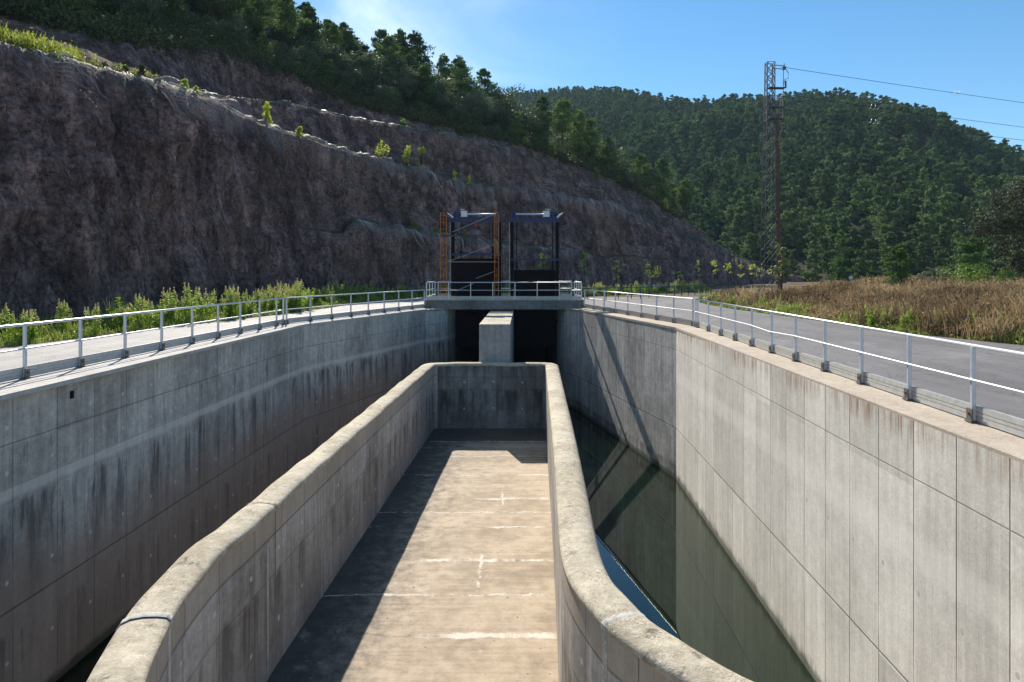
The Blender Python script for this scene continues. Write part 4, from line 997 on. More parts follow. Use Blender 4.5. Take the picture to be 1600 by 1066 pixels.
# undergrowth between them
P = []
for k in range(1500):
    px = rng.uniform(-100, 1060); rk = (6.82+0.25*rng.uniform() if k % 2 == 0 else 7.02+rng.uniform(0, 1)**1.4); p = surf(px, rk)
    if HY-(p[2]-CZ)*F/p[1] < -40: continue
    rr = rng.uniform(0.5, 1.3); P.append(np.array([0, 0, rr*0.3])+p+rng.normal(size=(60, 3))*[rr*.6, rr*.6, rr*.42])
P = np.vstack(P); V, Fq = quads(P, 0.22, 1.0, 1.1)
tag(npmesh('undergrowth', V, Fq, [mat_leaf('undergrowth_leaves', (0.030, 0.045, 0.018), (0.15, 0.18, 0.065), 0.30, attr=True, spec=0.15)], attr=np.repeat(rng.uniform(0, 1, len(P)), 4)), 'dense dark undergrowth beneath the woodland trees', 'undergrowth', None, 'stuff')
# individually recognisable trees on the skyline
def skyline(px, ytop, rk, kind, label, sc_=1.0):
    p = surf(px, rk); Ht = Z(p[1], ytop)-p[2]; r = wood[2] if kind == 'umb' else (wood[0] if kind == 'pine' else oaks[0])
    H0 = 8.5 if kind != 'oak' else 5.2
    dup(r, p-np.array([0, 0, .2]), px*1.7, Ht/H0*sc_, label, None, sz=Ht/H0)
skyline(722, 89, 7.9, 'umb', 'tall open crowned pine standing against the sky at the end of the ridge', 0.8)
skyline(652, 52, 7.95, 'umb', 'pine with a ragged open top against the sky, left of the last ridge pine', 0.9)
skyline(691, 84, 7.95, 'umb', 'small thin pine between the two open crowned ridge pines', 0.7)
skyline(622, 46, 7.9, 'pine', 'broad dark pine crowning the ridge left of the open topped pines', 0.9)
skyline(780, 130, 7.9, 'oak', 'rounded tree on the skyline where the left ridge meets the far hill', 1.0)
skyline(848, 150, 7.6, 'pine', 'tall pine rising in front of the far hill near the ridge end', 0.8)
skyline(948, 212, 7.5, 'pine', 'dark pine on the slope edge against the far hill, above the right gate side', 0.9)
skyline(1000, 240, 7.55, 'pine', 'lone pine lowest on the ridge in front of the far wood', 0.85)

# --- far hill wood: nearest 255 as individuals, the rest as one mass
LF = 'dark green pine tree in the dense wood on the far right hill'
far1 = [make_tree('pine_tree', 'pine', 9.5, 3.3, 1200, 0.50, M_pine, LF, 'tree', 'pines of the far right hill', K=60, lo=0.1) for _ in range(4)]
FV, FF, FA = [], [], []; protoL = []
for q in range(6):
    P, c = pine_pts(9.5, 3.5, 400, 34, 0.1); V, Fq = quads(P, 0.85, 1.0, 1.2, last_N, 0.4); protoL.append(V)
pts = []
for t in np.arange(0.0, 1.03, 0.0085):
    for px in np.arange(740, 1900, 6.0):
        d0 = np.interp(px, hx, hb); d1 = np.interp(px, hx, hd); d = d0+(d1-d0)*t
        cellw = 6.0*d/F; cellh = 0.0085*(d1-d0)*1.25
        if rng.uniform() < cellw*cellh/26.0: pts.append((px+rng.uniform(-3, 3), t+rng.uniform(-.004, .004)))
pts = np.array(pts); px_, t_ = pts[:, 0], pts[:, 1]; x_, d_, z_ = hillpt(px_, t_)
vis = (px_ < 1660) | (t_ > 0.8)
order = np.argsort(d_+np.where((px_ > 1640) | (px_ < 1130), 1e4, 0)+np.where(d_ < 128, 0, 0))
nind = 0; base_i = 0; chosen = set()
for i in order[:255]:
    chosen.add(int(i)); s_ = rng.uniform(0.65, 1.12); place(far1[rng.integers(0, 4)], (x_[i], d_[i], z_[i]-0.3), rng.uniform(0, 6.28), s_, LF)
for i in range(len(x_)):
    if i in chosen: continue
    V = protoL[rng.integers(0, 6)]; a = rng.uniform(0, 6.28); s_ = rng.uniform(0.55, 1.25); ca, sa = math.cos(a)*s_, math.sin(a)*s_
    W = np.stack([V[:, 0]*ca-V[:, 1]*sa+x_[i], V[:, 0]*sa+V[:, 1]*ca+d_[i], V[:, 2]*s_+z_[i]-0.3], 1)
    FV.append(W); FA.append(np.full(len(W), rng.uniform()))
FV = np.vstack(FV); print('far trees', len(x_), 'quads', len(FV)//4)
tag(npmesh('far_wood', FV, np.arange(len(FV)).reshape(-1, 4), M_pinefar, attr=np.concatenate(FA)), 'dense dark pine wood covering the far hill', 'wood', None, 'stuff')

M_pinenear = mat_leaf('field_pine_needles', (0.045, 0.105, 0.028), (0.130, 0.230, 0.060), 0.36, spec=0.12, rough=0.75)
M_oakbig = mat_leaf('large_oak_leaves', (0.040, 0.052, 0.030), (0.130, 0.145, 0.095), 0.18, spec=0.12, rough=0.7)
# --- trees by the field
def single(name, kind, px, ybase, ytop, d, wpx, n, size, m, label, cat='tree', K=50, lo=0.2, zb=None):
    X = (px-CX)*d/F; zb = Z(d, ybase) if zb is None else zb; H = Z(d, ytop)-zb; Rr = wpx*d/F/2
    r = make_tree(name, kind, H, Rr, n, size, m, label, cat, None, K, lo, tr=max(0.02, 0.016*H)); r.location = (X, d, zb); used.add(r.name); return r
single('pine_tree', 'pine', 1405, 470, 386, 48, 62, 3600, 0.13, M_pinenear, 'young pine with a bare dark trunk standing alone in the dry field', K=46, lo=0.3)
single('pine_tree', 'pine', 1310, 445, 360, 105, 56, 2200, 0.24, M_pinenear, 'broad low pine at the foot of the far hill left of the lone field pine', K=40, lo=0.08)
single('pine_tree', 'pine', 1520, 448, 372, 62, 92, 3800, 0.16, M_pinenear, 'wide spreading pine behind the bright green bush at the field edge', K=50, lo=0.12)
single('pine_tree', 'pine', 1362, 445, 415, 80, 16, 700, 0.12, M_pinenear, 'very small pine left of the lone field pine', K=20, lo=0.05)
single('bush', 'oak', 1522, 466, 408, 52, 72, 3400, 0.12, M_bush, 'bright green rounded bush at the back of the dry field', 'bush', K=40)
single('bush', 'oak', 1470, 452, 418, 66, 40, 1500, 0.14, M_scrub, 'grey leaved bush between the lone pine and the bright green bush', 'bush', K=20)
single('bush', 'oak', 1448, 452, 424, 68, 26, 900, 0.14, M_oak, 'small dark bush just right of the lone field pine', 'bush', K=14)
single('bush', 'oak', 1570, 458, 415, 60, 40, 1500, 0.14, M_bush, 'green bush under the large grey oak at the right edge', 'bush', K=22)
single('oak_tree', 'oak', 1612, 470, 272, 44, 130, 17000, 0.15, M_oakbig, 'large grey leaved oak at the right edge of the picture', K=80)
single('poplar_sapling', 'oak', 1221, 462, 371, 66, 30, 1900, 0.16, mat_leaf('poplar_leaves', (0.10, 0.14, 0.04), (0.20, 0.24, 0.08), 0.4, spec=0.6), 'slender leafy poplar beside the base of the pylon', K=34)
# brush pile
m = MB()
bp = Vector(((1462-CX)*56/F, 56, 0.75))
for k in range(260):
    a = rng.uniform(0, 6.28); c = bp+Vector((rng.normal()*1.6, rng.normal()*0.7, abs(rng.normal())*0.28)); d_v = Vector((math.cos(a), math.sin(a)*0.5, rng.normal()*0.25))*rng.uniform(0.4, 1.1)
    m.tube([c-d_v, c+d_v*0.5+Vector((0, 0, .08)), c+d_v], 0.018, 4)
tag(m.build('brush_pile', simple('dead_branches', (0.06, 0.05, 0.045), 0.9)), 'heap of dead grey branches right of the lone field pine', 'brush pile')
# concrete culvert wall and small sign behind the field
m = MB(); pA, pB, pC = atd(1281, 441, 92), atd(1310, 440.5, 92), atd(1326, 446, 88)
for a, c in ((pA, pB), (pB, pC)): m.bar(a, c, 0.35, 0.30); m.bar(a-Vector((0, 0, .75)), c-Vector((0, 0, .75)), 0.25, 1.2)
tag(m.build('parapet', M_deck), 'low pale concrete parapet half hidden by the dry grass', 'parapet')
sgn = empty('sign', atd(1329, 450, 90), 'tiny white sign plate on a post by the concrete parapet', 'sign'); p = atd(1329, 434, 90)
m = MB(); m.tube([(p.x, p.y, 0), (p.x, p.y, p.z)], 0.03, 6); m.build('sign_post', M_galv, sgn)
m = MB(); m.box((p.x-0.22, p.y-0.05, p.z-0.2), (p.x+0.22, p.y-0.03, p.z+0.2)); m.build('sign_plate', M_sign, sgn)

# --- saplings along the foot of the cut
def sapling(px, ytop, ybase, d, wpx, label, n=260, size=0.15, m_=None, name='sapling', K=12, group='young trees along the foot of the cut'):
    X = (px-CX)*d/F; zt = Z(d, ytop); zb = Z(d, ybase); H = max(0.6, zt); Rr = wpx*d/F/2
    root = bpy.data.objects.new(name, None); col.objects.link(root); tag(root, label, 'sapling', group); root.location = (X, d, 0)
    c = np.stack([rng.normal(0, 0.45, K)*Rr, rng.normal(0, 0.45, K)*Rr, zb+(zt-zb)*rng.uniform(0.02, 1, K)], 1); tl_ = (c[:, 2]-zb)/(zt-zb)
    c[:, :2] *= (1.2-0.7*np.abs(tl_-0.4))[:, None]
    V, Fq = quads(clump_pts(c, Rr*rng.uniform(0.3, 0.55, K), n), size); cr = npmesh('crown', V, Fq, m_ or M_sap); cr.parent = root
    t = MB(); t.tube([(0, 0, -0.1), (0.03, 0, H*0.5), (0, 0, H*0.96)], 0.035, 6, r2=0.012)
    for q in c[::2]: t.tube([(0, 0, max(0.2, q[2]-0.6)), tuple(q)], 0.012, 4)
    t = t.build('trunk', M_bark); t.parent = root; return root
M_sapg = mat_leaf('green_sapling_leaves', (0.22, 0.36, 0.06), (0.38, 0.50, 0.10), 0.5)
SP = [(913, 393, 430, 76, 18, 'bushy green sapling just right of the service deck', 520, M_sapg), (963, 408, 437, 78, 20, 'yellow sapling second from the service deck', 260, None),
 (1018, 411, 434, 80, 24, 'forked yellow green sapling third from the service deck', 240, None), (1057, 424, 436, 80, 14, 'low yellow sapling with few leaves, fourth from the deck', 130, None),
 (1089, 408, 432, 84, 11, 'slim green sapling, fifth from the service deck', 160, M_sapg), (1116, 409, 430, 88, 16, 'pale thin leaved sapling left of the yellow pair near the pylon', 150, None),
 (1138, 409, 430, 90, 13, 'bright yellow green sapling in the row left of the pylon', 190, None), (1158, 411, 433, 92, 10, 'narrow yellow sapling with a stake in the row left of the pylon', 170, None),
 (1176, 411, 431, 94, 14, 'yellow sapling two places left of the pylon', 190, None), (1190, 413, 432, 95, 9, 'small yellow sapling half hidden by the pylon leg', 110, None),
 (848, 391, 420, 66, 16, 'yellow green sapling seen through the right gate frame', 330, M_sapg), (1205, 414, 434, 96, 12, 'small yellow sapling between the pylon legs', 120, None)]
for px, yt, yb, d, wp, lb, n, mm in SP: sapling(px, yt, yb, d, wp, lb, n, 0.14, mm)

# --- shrubs on the ledges
def shrub(px, rk, hpx, wpx, label, m_=None, n=380, size=0.13):
    p = surf(px, rk); d = p[1]; H = hpx*d/F; Rr = wpx*d/F/2; K = 16
    root = bpy.data.objects.new('shrub', None); col.objects.link(root); tag(root, label, 'shrub', 'shrubs on the ledges of the cut'); root.location = p
    a = rng.uniform(0, 6.28, K); tl_ = rng.uniform(0.1, 1, K); r = Rr*rng.uniform(0.1, 0.8, K)*(1.15-tl_*0.8)
    c = np.stack([r*np.cos(a), r*np.sin(a), H*tl_], 1); V, Fq = quads(clump_pts(c, np.full(K, Rr*0.36), n, 1.0), size, asp=1.7)
    cr = npmesh('foliage', V, Fq, m_ or M_yel); cr.parent = root
    t = MB()
    for q in c: t.tube([(0, 0, -0.2), (q[0]*.6, q[1]*.6, q[2]*.6), tuple(q)], 0.014, 4)
    t = t.build('stem', M_bark); t.parent = root
SH = [(418, 3.05, 38, 24, 'bright yellow green shrub standing on the main lip, highest of the lone ones'), (466, 3.1, 14, 14, 'small green shrub on the main lip right of the tall yellow one'),
 (597, 3.3, 28, 34, 'yellow shrub on the main lip, leftmost of the group of three'), (635, 3.3, 36, 20, 'upright yellow green shrub in the middle of the group of three on the main lip'), (658, 3.3, 36, 24, 'pointed yellow green shrub, rightmost of the group of three on the main lip'),
 (646, 1.2, 16, 16, 'bright green shrub on the lowest ledge left of the scaffold'), (681, 1.2, 10, 12, 'tiny green shrub on the lowest ledge beside the scaffold'), (727, 1.2, 10, 10, 'tiny green shrub seen inside the scaffold frame'),
 (710, 3.3, 16, 12, 'small thin yellow shrub on the main lip past the group of three'), (735, 3.3, 14, 8, 'thin dry stemmed shrub farther right on the main lip'), (630, 5.1, 12, 18, 'round pale green tuft on the upper ledge'),
 (693, 6.0, 9, 14, 'small green tuft on the broken ground under the woodland'), (735, 7.0, 8, 14, 'pale tuft at the wood edge above the main lip'), (1040, 7.0, 18, 12, 'yellowish shrub on the lower end of the ridge'), (930, 5.0, 18, 20, 'dull green shrub high on the dark slope right of the gates'),
 (195, 3.3, 14, 16, 'grey green tussock on the near lip right of the yellow mass'), (215, 3.2, 22, 12, 'thin yellow tuft on the near lip beside the grey tussock'), (285, 3.1, 18, 14, 'yellow grass tuft on the lip where the upper ledge starts'), (305, 3.1, 12, 10, 'small bright tuft right of the yellow grass tuft'), (160, 3.3, 12, 20, 'round grey scrub on the near lip below the yellow mass'),
 (860, 7.0, 14, 40, 'yellow green bush at the wood edge above the far slope'), (820, 7.0, 12, 30, 'bright low bush at the wood edge left of the yellow green one'), (590, 6.9, 10, 26, 'pale green grassy tuft under the grey oaks')]
for px, rk, hp, wp, lb in SH: shrub(px, rk, hp, wp, lb, M_scrub if 'grey' in lb else (M_bush if 'green' in lb and 'yellow' not in lb else M_yel))

# --- grass helpers: many blades in one mesh
def blades(P, H, wd, lean, tip=0.15):
    """P (n,3) roots -> quads + tip quads"""
    n = len(P); a = rng.uniform(0, 6.28, n); dx = np.stack([np.cos(a), np.sin(a), 0*a], 1); b_ = rng.uniform(0, 6.28, n)
    ln = np.stack([np.cos(b_), np.sin(b_), 0*b_], 1)*(lean*H*rng.uniform(0.2, 1, n))[:, None]; up = np.array([0, 0, 1.0])
    m1 = P+ln*0.35+up*(H*0.6)[:, None]; tp = P+ln+up*H[:, None]; w_ = (wd if not np.isscalar(wd) else np.full(n, wd))[:, None]
    V = np.stack([P-dx*w_, P+dx*w_, m1+dx*w_*0.8, m1-dx*w_*0.8, tp+dx*w_*tip, tp-dx*w_*tip], 1).reshape(-1, 3); k = np.arange(n)[:, None]*6
    return V, np.vstack([k+[0, 1, 2, 3], k+[3, 2, 4, 5]])
def join(parts):
    V = []; Fq = []; A = []; Mi = []; o = 0
    for v, f, a, mi in parts: V.append(v); Fq.append(f+o); A.append(a); Mi.append(np.full(len(f), mi)); o += len(v)
    return np.vstack(V), np.vstack(Fq), np.concatenate(A), np.concatenate(Mi)

# dry field
def field_pts(n, ymin, ymax, dens_pow=1.0):
    out = []; tot = 0
    while tot < n:
        px = rng.uniform(1060, 1720, n*2); y = ymin*(ymax/ymin)**rng.uniform(0, 1, n*2); x = (px-CX)*y/F
        ok = meadow_in(x, y) & (x > 12); x, y = x[ok], y[ok]; out.append(np.stack([x, y], 1)); tot += len(x)
    return np.vstack(out)[:n]
q = field_pts(95000, 13, 100); e = edge_dist(q[:, 0], q[:, 1])
cl_ = fbm(q[:, 0]/2.2, q[:, 1]/2.2, 0, 3, 70); cl2 = fbm(q[:, 0]/7, q[:, 1]/7, 0, 2, 71)
keep = rng.uniform(0, 1, len(q)) < np.clip(0.55+cl_*0.8, 0.08, 1)*np.clip(e/1.2, 0.15, 1); q = q[keep]; e = e[keep]; cl_ = cl_[keep]; cl2 = cl2[keep]
z = meadow_z(q[:, 0], q[:, 1]); H = (0.55+0.42*cl2+0.25*cl_)*np.clip(0.3+e/3.5, 0.2, 1)*rng.uniform(0.55, 1.35, len(q)); H = np.clip(H, 0.12, 1.6)
P = np.stack([q[:, 0], q[:, 1], z-0.03], 1); wd = 0.008+0.00042*q[:, 1]
V, Fq = blades(P, H, wd*0.8, 0.55, 0.5); col_ = np.clip(0.5+0.55*fbm(q[:, 0]/3.1, q[:, 1]/4.5, 2, 3, 73)+0.28*rng.normal(size=len(q))+0.3*np.clip((q[:, 1]-40)/40, 0, 1), 0, 1)
# seed heads and side twigs
k = rng.uniform(0, 1, len(q)) < 0.55; hp = P[k]+np.stack([rng.normal(0, .10, k.sum()), rng.normal(0, .10, k.sum()), H[k]*rng.uniform(0.55, 1.0, k.sum())], 1)
V2, F2 = quads(hp, 0.035+0.0022*q[k][:, 1], 1.0, 1.8)
Vj, Fj, Aj, Mj = join([(V, Fq, np.repeat(col_, 6), 0), (V2, F2, np.repeat(np.clip(col_[k]-0.25, 0, 1), 4), 0)])
tag(npmesh('dry_grass', Vj, Fj, [M_dry], attr=Aj, midx=Mj), 'tall dry brown weeds covering the field beyond the right road', 'dry grass', None, 'stuff')
# low green/yellow fringe along the field edge
def fringe(name, label, pl_, n, w0, side, hgt, zf, mats, seed):
    pp = np.array([(p.x, p.y) for p in pl_]); seg = np.hypot(*np.diff(pp, axis=0).T); cs_ = np.concatenate([[0], np.cumsum(seg)])
    s_ = rng.uniform(0, cs_[-1], n); x = np.interp(s_, cs_, pp[:, 0]); y = np.interp(s_, cs_, pp[:, 1])
    tx_ = np.interp(s_, cs_[:-1], np.diff(pp[:, 0])/seg); ty_ = np.interp(s_, cs_[:-1], np.diff(pp[:, 1])/seg)
    w_ = np.abs(rng.normal(0, w0, n))*side; x = x+ty_*w_; y = y-tx_*w_
    c = fbm(x/1.1, y/1.1, 0, 3, seed); kp = rng.uniform(0, 1, n) < np.clip(0.5+c, 0.05, 1); x, y, c, w_ = x[kp], y[kp], c[kp], np.abs(w_[kp])
    H = np.clip(hgt*(0.5+0.8*np.clip(c, 0, 1))*rng.uniform(0.4, 1.2, len(x))*np.clip(0.35+w_/w0*0.6, 0, 1), 0.05, 2)
    P = np.stack([x, y, zf(x, y)-0.02], 1); V, Fq = blades(P, H, 0.006+0.0004*y, 0.5); lf = rng.uniform(0, 1, len(x)) < 0.8
    V2, F2 = quads(P[lf]+np.stack([rng.normal(0, .06, lf.sum()), rng.normal(0, .06, lf.sum()), H[lf]*rng.uniform(.2, .95, lf.sum())], 1), 0.04+0.0015*y[lf], 1.0, 1.7)
    Vj, Fj, Aj, Mj = join([(V, Fq, np.repeat(rng.uniform(0, 1, len(x)), 6), 0), (V2, F2, np.repeat(rng.uniform(0, 1, lf.sum()), 4), 0)])
    return tag(npmesh(name, Vj, Fj, mats, attr=Aj, midx=Mj), label, 'weeds', None, 'stuff')
M_fr = mat_leaf('fringe_leaves', (0.13, 0.24, 0.03), (0.42, 0.44, 0.10), 0.4, attr=True)
fringe('roadside_weeds', 'low green and straw coloured weeds along the edge of the right road', catmull(fieldedge, 0.5), 26000, 1.0, 1, 0.5, lambda x, y: meadow_z(x, y), [M_fr], 81)

# left verge weeds --------------------------------------------------
vg = catmull([p for p in verge if p[1] > 5]+[(-2, 61), (6, 63), (14, 70), (24, 82)], 0.5)
fringe('roadside_weeds', 'low green weeds and dry grass between the left road and the rock cut', vg, 36000, 1.5, -1, 0.85, lambda x, y: 0*x, [M_fr], 82)
# tall plants with stems, leaves and a feathery top; prototypes then copies
def weed_proto(kind):
    ns = 9 if kind != 2 else 6; parts = []; heads = []
    for s_ in range(ns):
        H = rng.uniform(0.8, 1.45)*(1.15 if kind == 1 else 1.0); a = rng.uniform(0, 6.28); r0 = rng.uniform(0, 0.18); ln = rng.uniform(0.05, 0.35)
        b0 = np.array([r0*math.cos(a), r0*math.sin(a), 0]); tp = b0+np.array([ln*math.cos(a), ln*math.sin(a), H])
        nn = 46; t = rng.uniform(0.08, 0.95, nn); C = b0+(tp-b0)*t[:, None]+rng.normal(0, 0.05, (nn, 3))
        V, Fq = quads(C, 0.075, 0.6, 2.6); parts.append((V, Fq, np.full(len(V), rng.uniform()), 0))
        V, Fq = blades(b0[None, :], np.array([H]), 0.008, 0.0); parts.append((V+(0), Fq, np.full(len(V), 0.2), 0))
        if kind == 1 or (kind == 0 and rng.uniform() < 0.7): heads.append((tp, H))
    if heads:
        C = np.vstack([tp+np.stack([rng.normal(0, .055, 46)*(1-t), rng.normal(0, .055, 46)*(1-t), (t-0.6)*0.42], 1) for tp, H in heads for t in [rng.uniform(0, 1, 46)]])
        V, Fq = quads(C, 0.045, 1.0, 1.5); parts.append((V, Fq, rng.uniform(0, 1, len(V)), 1))
    V, Fq, A, M_ = join(parts); f = npmesh('tall_weed', V, Fq, [M_weed, M_plume], attr=A, midx=M_)
    tag(f, '', 'weed', 'tall weeds beside the left road'); return f
wp_ = [weed_proto(k) for k in (0, 0, 1, 1, 2, 2)]
LBW = {0: 'leafy green weed clump among others beside the left road', 1: 'tall weed clump with feathery straw tops beside the left road', 2: 'small green weed clump beside the left road'}
for r, k in zip(wp_, (0, 0, 1, 1, 2, 2)): r['label'] = LBW[k]
vp = np.array([(p.x, p.y) for p in vg]); cs_ = np.concatenate([[0], np.cumsum(np.hypot(*np.diff(vp, axis=0).T))])
cnt = 0
for k in range(300):
    s_ = rng.uniform(cs_[np.argmin(np.abs(vp[:, 1]-15))], cs_[-1]*0.98); x = np.interp(s_, cs_, vp[:, 0]); y = np.interp(s_, cs_, vp[:, 1])
    off = 0.35+abs(rng.normal(0, 1.1)); px = CX+x*F/y
    if y < 55: x -= off
    else: y += off*1.2
    # density follows the photograph: sparse near, thick in the distance
    if px < 430 and rng.uniform() < 0.42: continue
    if cnt > 190: break
    kind = rng.integers(0, 6); place(wp_[kind], (x, y, -0.02), rng.uniform(0, 6.28), rng.uniform(0.65, 1.05)*(0.85 if y > 55 else 1.0)); cnt += 1
for px, top, d, lab in ((100, 468, 23.5, 'tallest plume topped weed clump at the left, high above the railing'), (148, 474, 23.5, 'single thin plume weed right of the tallest clump at the left'), (232, 466, 27, 'weed clump with pale feathery heads left of the first dense group'), (360, 446, 32, 'slender tall plume weed above the railing before the dense group'), (470, 436, 38, 'cluster of straw plumes where the railing kinks')):
    x = (px-CX)*d/F; Ht = Z(d, top); dup(wp_[2], (x, d, -0.02), px, Ht/1.75, lab)
for px, d, lab in ((1357, 26, 'bright green weed clump at the edge of the right road, leftmost'), (1410, 24.5, 'largest bright green weed clump at the edge of the right road'), (1465, 23.5, 'green and yellow weed clump at the edge of the right road'), (1523, 22.3, 'slim bright green weed clump right of the yellowish one'), (1574, 21.4, 'green weed clump nearest the right picture edge'), (1380, 25.6, 'small green weed clump beside the leftmost road edge clump')):
    x = (px-CX)*d/F; dup(wp_[4 if 'slim' in lab else 0], (x+0.5, d+0.7, 0.02), px, 0.62, lab, 'green weeds by the right road')
for px, d in ((1090, 46), (1105, 44), (1125, 42.5), (1145, 41), (1170, 39.5), (1098, 48), (1195, 38.5), (1078, 49)):
    dup(wp_[0], ((px-CX)*d/F+0.9, d+0.4, 0.0), px, 0.6, 'bushy green weed clump at the corner where the right road bends', 'green weeds at the road bend')
# yellow grass mass on the near ledge top left
P = []
for k in range(5200):
    px = rng.uniform(-60, 235); rk = rng.uniform(3.05, 4.7); p = surf(px, rk); P.append((p[0], p[1], p[2], px, rk))
P = np.array(P); c = fbm(P[:, 0]/1.5, P[:, 1]/1.5, P[:, 2]/2, 3, 90); kp = (rng.uniform(0, 1, len(P)) < np.clip(0.5+c, 0.05, 1)*np.where(P[:, 3] < 125, 1, 0.3)); P = P[kp]; c = c[kp]
H = np.clip(0.75+0.6*c, 0.2, 1.3)*np.where(P[:, 3] < 115, 1, 0.4)*rng.uniform(0.5, 1.2, len(P)); V, Fq = blades(P[:, :3], H, 0.028, 0.4)
V2, F2 = quads(P[:, :3]+np.stack([rng.normal(0, .1, len(P)), rng.normal(0, .1, len(P)), H*rng.uniform(0.3, 1, len(P))], 1), 0.13, 1.0, 1.8)
Vj, Fj, Aj, Mj = join([(V, Fq, np.repeat(rng.uniform(0, 1, len(P)), 6), 0), (V2, F2, np.repeat(rng.uniform(0, 1, len(P)), 4), 0)])
tag(npmesh('ledge_grass', Vj, Fj, [mat_leaf('sunlit_grass', (0.16, 0.20, 0.03), (0.40, 0.38, 0.06), 0.5, attr=True)], attr=Aj, midx=Mj), 'bright yellow green grass on the near ledge at the upper left', 'grass', None, 'stuff')
# scrub and tufts along lips and on the wood edge
P = []
for rk0, pa, pb, n_ in ((3.15, -100, 900, 1500), (5.2, 330, 950, 800), (7.02, -100, 1100, 5200), (1.2, 545, 900, 300)):
    for k in range(n_):
        px = rng.uniform(pa, pb); p = surf(px, rk0+abs(rng.normal(0, 0.10))); P.append((*p, px))
P = np.array(P); c = fbm(P[:, 0]/2.2, P[:, 1]/2.2, 0, 3, 95); kp = c > 0.02; P = P[kp]
H = 0.45*rng.uniform(0.3, 1.2, len(P)); V, Fq = blades(P[:, :3]-[0, 0, .03], H, 0.03, 0.7)
V2, F2 = quads(P[:, :3]+np.stack([rng.normal(0, .15, len(P)), rng.normal(0, .15, len(P)), H*rng.uniform(0.2, .9, len(P))], 1), 0.16, 1.0, 1.3)
Vj, Fj, Aj, Mj = join([(V, Fq, np.repeat(rng.uniform(0, 1, len(P)), 6), 0), (V2, F2, np.repeat(rng.uniform(0, 1, len(P)), 4), 0)])
tag(npmesh('ledge_scrub', Vj, Fj, [mat_leaf('ledge_scrub_leaves', (0.06, 0.075, 0.025), (0.20, 0.19, 0.08), 0.35, attr=True)], attr=Aj, midx=Mj), 'scrub and dry tufts growing along the ledges of the cut', 'scrub', None, 'stuff')

# ------------------------------------------------------------------ pylon and power lines
PD = 75.0; pyl = empty('pylon', (atd(1200, 440, PD).x, PD, 0), 'tall steel lattice pylon with insulators and a red brown cable pipe', 'pylon')
pz = lambda y: Z(PD, y); pxx = lambda px, d=PD: (px-CX)*d/F
def tower_w(z):  # half width
    return np.interp(z, [0, pz(190), pz(97)], [0.70, 0.44, 0.40])
cxt = lambda z: np.interp(z, [0, pz(97)], [pxx(1200.5), pxx(1203)])
zs = list(np.linspace(-0.2, pz(190), 13))+list(np.linspace(pz(190), pz(98), 8))[1:]
m = MB()
def cpt(z, k): h = tower_w(z); s_ = ((-1, -1), (1, -1), (1, 1), (-1, 1))[k]; return (cxt(z)+s_[0]*h, PD+s_[1]*h, z)
for k in range(4): m.bar(cpt(zs[0], k), cpt(pz(190), k), 0.06, 0.06); m.bar(cpt(pz(190), k), cpt(zs[-1], k), 0.075, 0.075)
m.build('leg', M_pyl, pyl)
m = MB()
for a, c in zip(zs, zs[1:]):
    for k in range(4):
        k2 = (k+1) % 4; tb = 0.022 if a < pz(192) else 0.045
        m.bar(cpt(a, k), cpt(c, k2), tb, tb); m.bar(cpt(a, k2), cpt(c, k), tb, tb)
        if a > pz(192): m.bar(cpt(c, k), cpt(c, k2), tb, tb)
m.build('bracing', M_pyl, pyl)
xt = pxx(1209)
for y, L, nm in ((138, 17, 'cross_arm'), (168, 14, 'cross_arm'), (186, 14, 'cross_arm')):
    z = pz(y); m = MB(); m.bar((xt-0.6, PD-0.2, z), (xt+L*PD/F, PD-0.2, z), 0.10, 0.14); m.bar((xt-0.6, PD+0.2, z), (xt+L*PD/F, PD+0.2, z), 0.10, 0.14)
    m.bar((xt+L*PD/F, PD-0.25, z-0.05), (xt+L*PD/F, PD-0.25, z+0.75), 0.16, 0.16); m.build(nm, M_pyl, pyl)
for y in (102, 107, 150, 176):
    m = MB(); z = pz(y); x = xt
    m.tube([(xt-0.2, PD-0.1, z), (xt+1.35, PD-0.1, z-0.15)], 0.022, 6)
    for q in range(7): m.tube([(xt+0.25+q*0.13, PD-0.1, z-0.035-q*0.012), (xt+0.29+q*0.13, PD-0.1, z-0.04-q*0.012)], 0.085, 8)
    m.build('insulator', M_ins, pyl)
m = MB(); xr = pxx(1226); zt = pz(106)
m.box((xr-0.28, PD-0.25, zt-0.22), (xr+0.05, PD+0.05, zt+0.05)); m.tube([(xr-0.1, PD-.1, zt), (xr-0.1, PD-.1, zt+0.45)], 0.05, 6); m.build('line_clamp', M_ins, pyl)
m = MB(); m.tube([(xr, PD-.1, zt-0.05), (pxx(1231), PD-.1, pz(114)), (pxx(1231), PD-.1, pz(123)), (pxx(1225), PD-.1, pz(125)), (pxx(1223), PD-.1, pz(138)), (pxx(1223.5), PD-.1, pz(165)), (pxx(1222), PD-.1, pz(200)), (pxx(1213), PD-.3, pz(228))], 0.035, 6)
m.tube([(xr-0.15, PD-.1, zt-0.1), (pxx(1223.5), PD-.1, pz(120)), (pxx(1223), PD-.1, pz(145)), (pxx(1213), PD-.3, pz(190))], 0.035, 6); m.build('jumper_cable', M_cond, pyl)
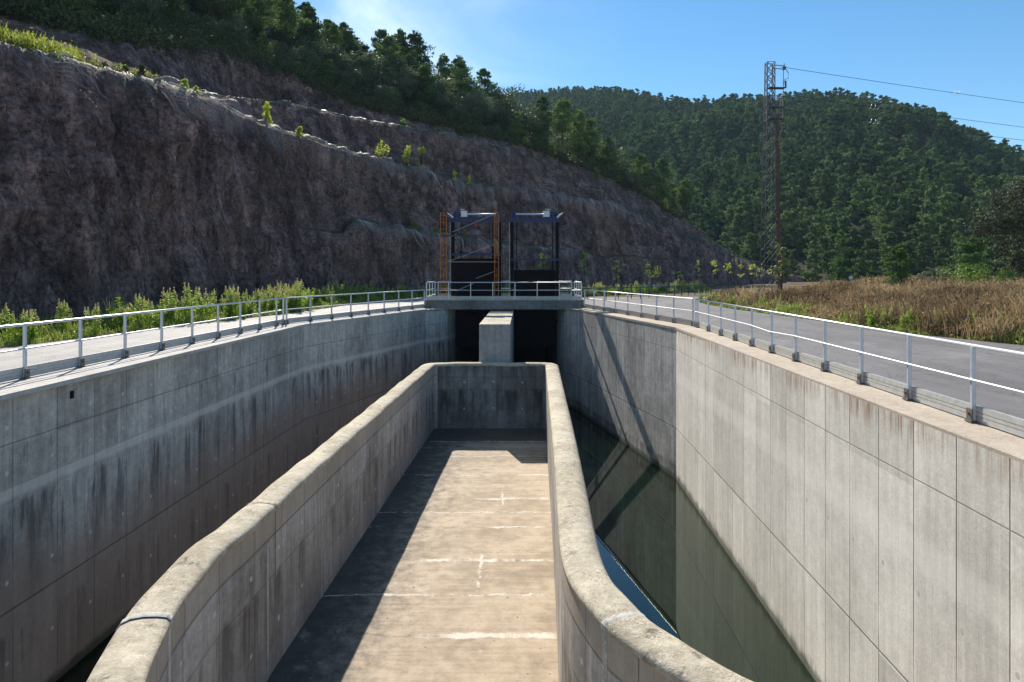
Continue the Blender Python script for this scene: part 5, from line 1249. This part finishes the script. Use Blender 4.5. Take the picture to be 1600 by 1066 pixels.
m = MB(); m.tube([(pxx(1212), PD-0.95, 0), (pxx(1210.5), PD-0.75, pz(230)), (pxx(1212), PD-0.6, pz(180))], 0.10, 8); m.tube([(pxx(1214.5), PD-0.95, 0), (pxx(1213), PD-0.75, pz(230))], 0.06, 8)
for y in range(235, 420, 15): m.tube([(pxx(1210), PD-1.06, pz(y)), (pxx(1215), PD-1.06, pz(y))], 0.03, 5)
m.build('cable_pipe', M_cond, pyl)
def wire(a, px1, y1, d1, sag, label, mark):
    b_ = atd(px1, y1, d1); pts = []
    for k in range(61):
        t = k/60; p = Vector(a).lerp(b_, t); p.z -= sag*4*t*(1-t); pts.append(p)
    root = empty('power_line', a, label, 'power line', 'power lines running right from the pylon')
    m = MB(); m.tube(pts, 0.026, 5); m.build('wire', M_cable, root)
    for pxm in mark:
        best = min(range(60), key=lambda i: abs(CX+pts[i].x*F/pts[i].y-pxm)); c = pts[best]; d_ = (pts[best+1]-pts[best]).normalized(); m = MB(); q = []
        for k in range(64):
            t = k/63; r = 0.05+0.22*math.sin(t*math.pi); ang = t*2*math.pi*3.5; q.append(c+d_*(t-0.5)*1.9+Vector((0, -math.cos(ang)*r, math.sin(ang)*r)))
        m.tube(q, 0.012, 4); m.build('flight_diverter', M_galv, root)
wire((xr, PD-.1, zt), 2600, 262, 118, 1.6, 'highest power line, leaving the pylon top towards the right', (1503,))
wire((pxx(1225), PD-.1, pz(148)), 2600, 290, 118, 1.6, 'middle power line leaving the pylon to the right', (1356,))
wire((pxx(1225), PD-.1, pz(172)), 2600, 306, 118, 1.4, 'lowest power line leaving the pylon to the right', (1362,))

# ------------------------------------------------------------------ haze
def haze(dens):
    m, g, out = mat('haze_air'); v = g.N.new('ShaderNodeVolumePrincipled'); v.inputs['Color'].default_value = (0.55, 0.75, 1.0, 1); v.inputs['Density'].default_value = dens; v.inputs['Anisotropy'].default_value = 0.0
    g.L.new(v.outputs[0], out.inputs['Volume']); b = MB(); b.box((-700, -80, -9.5), (1500, 1000, 235)); o = b.build('haze', m); tag(o, 'thin blue haze in the air', 'haze', None, 'stuff')
HAZE = 0.00013
if HAZE: haze(HAZE)
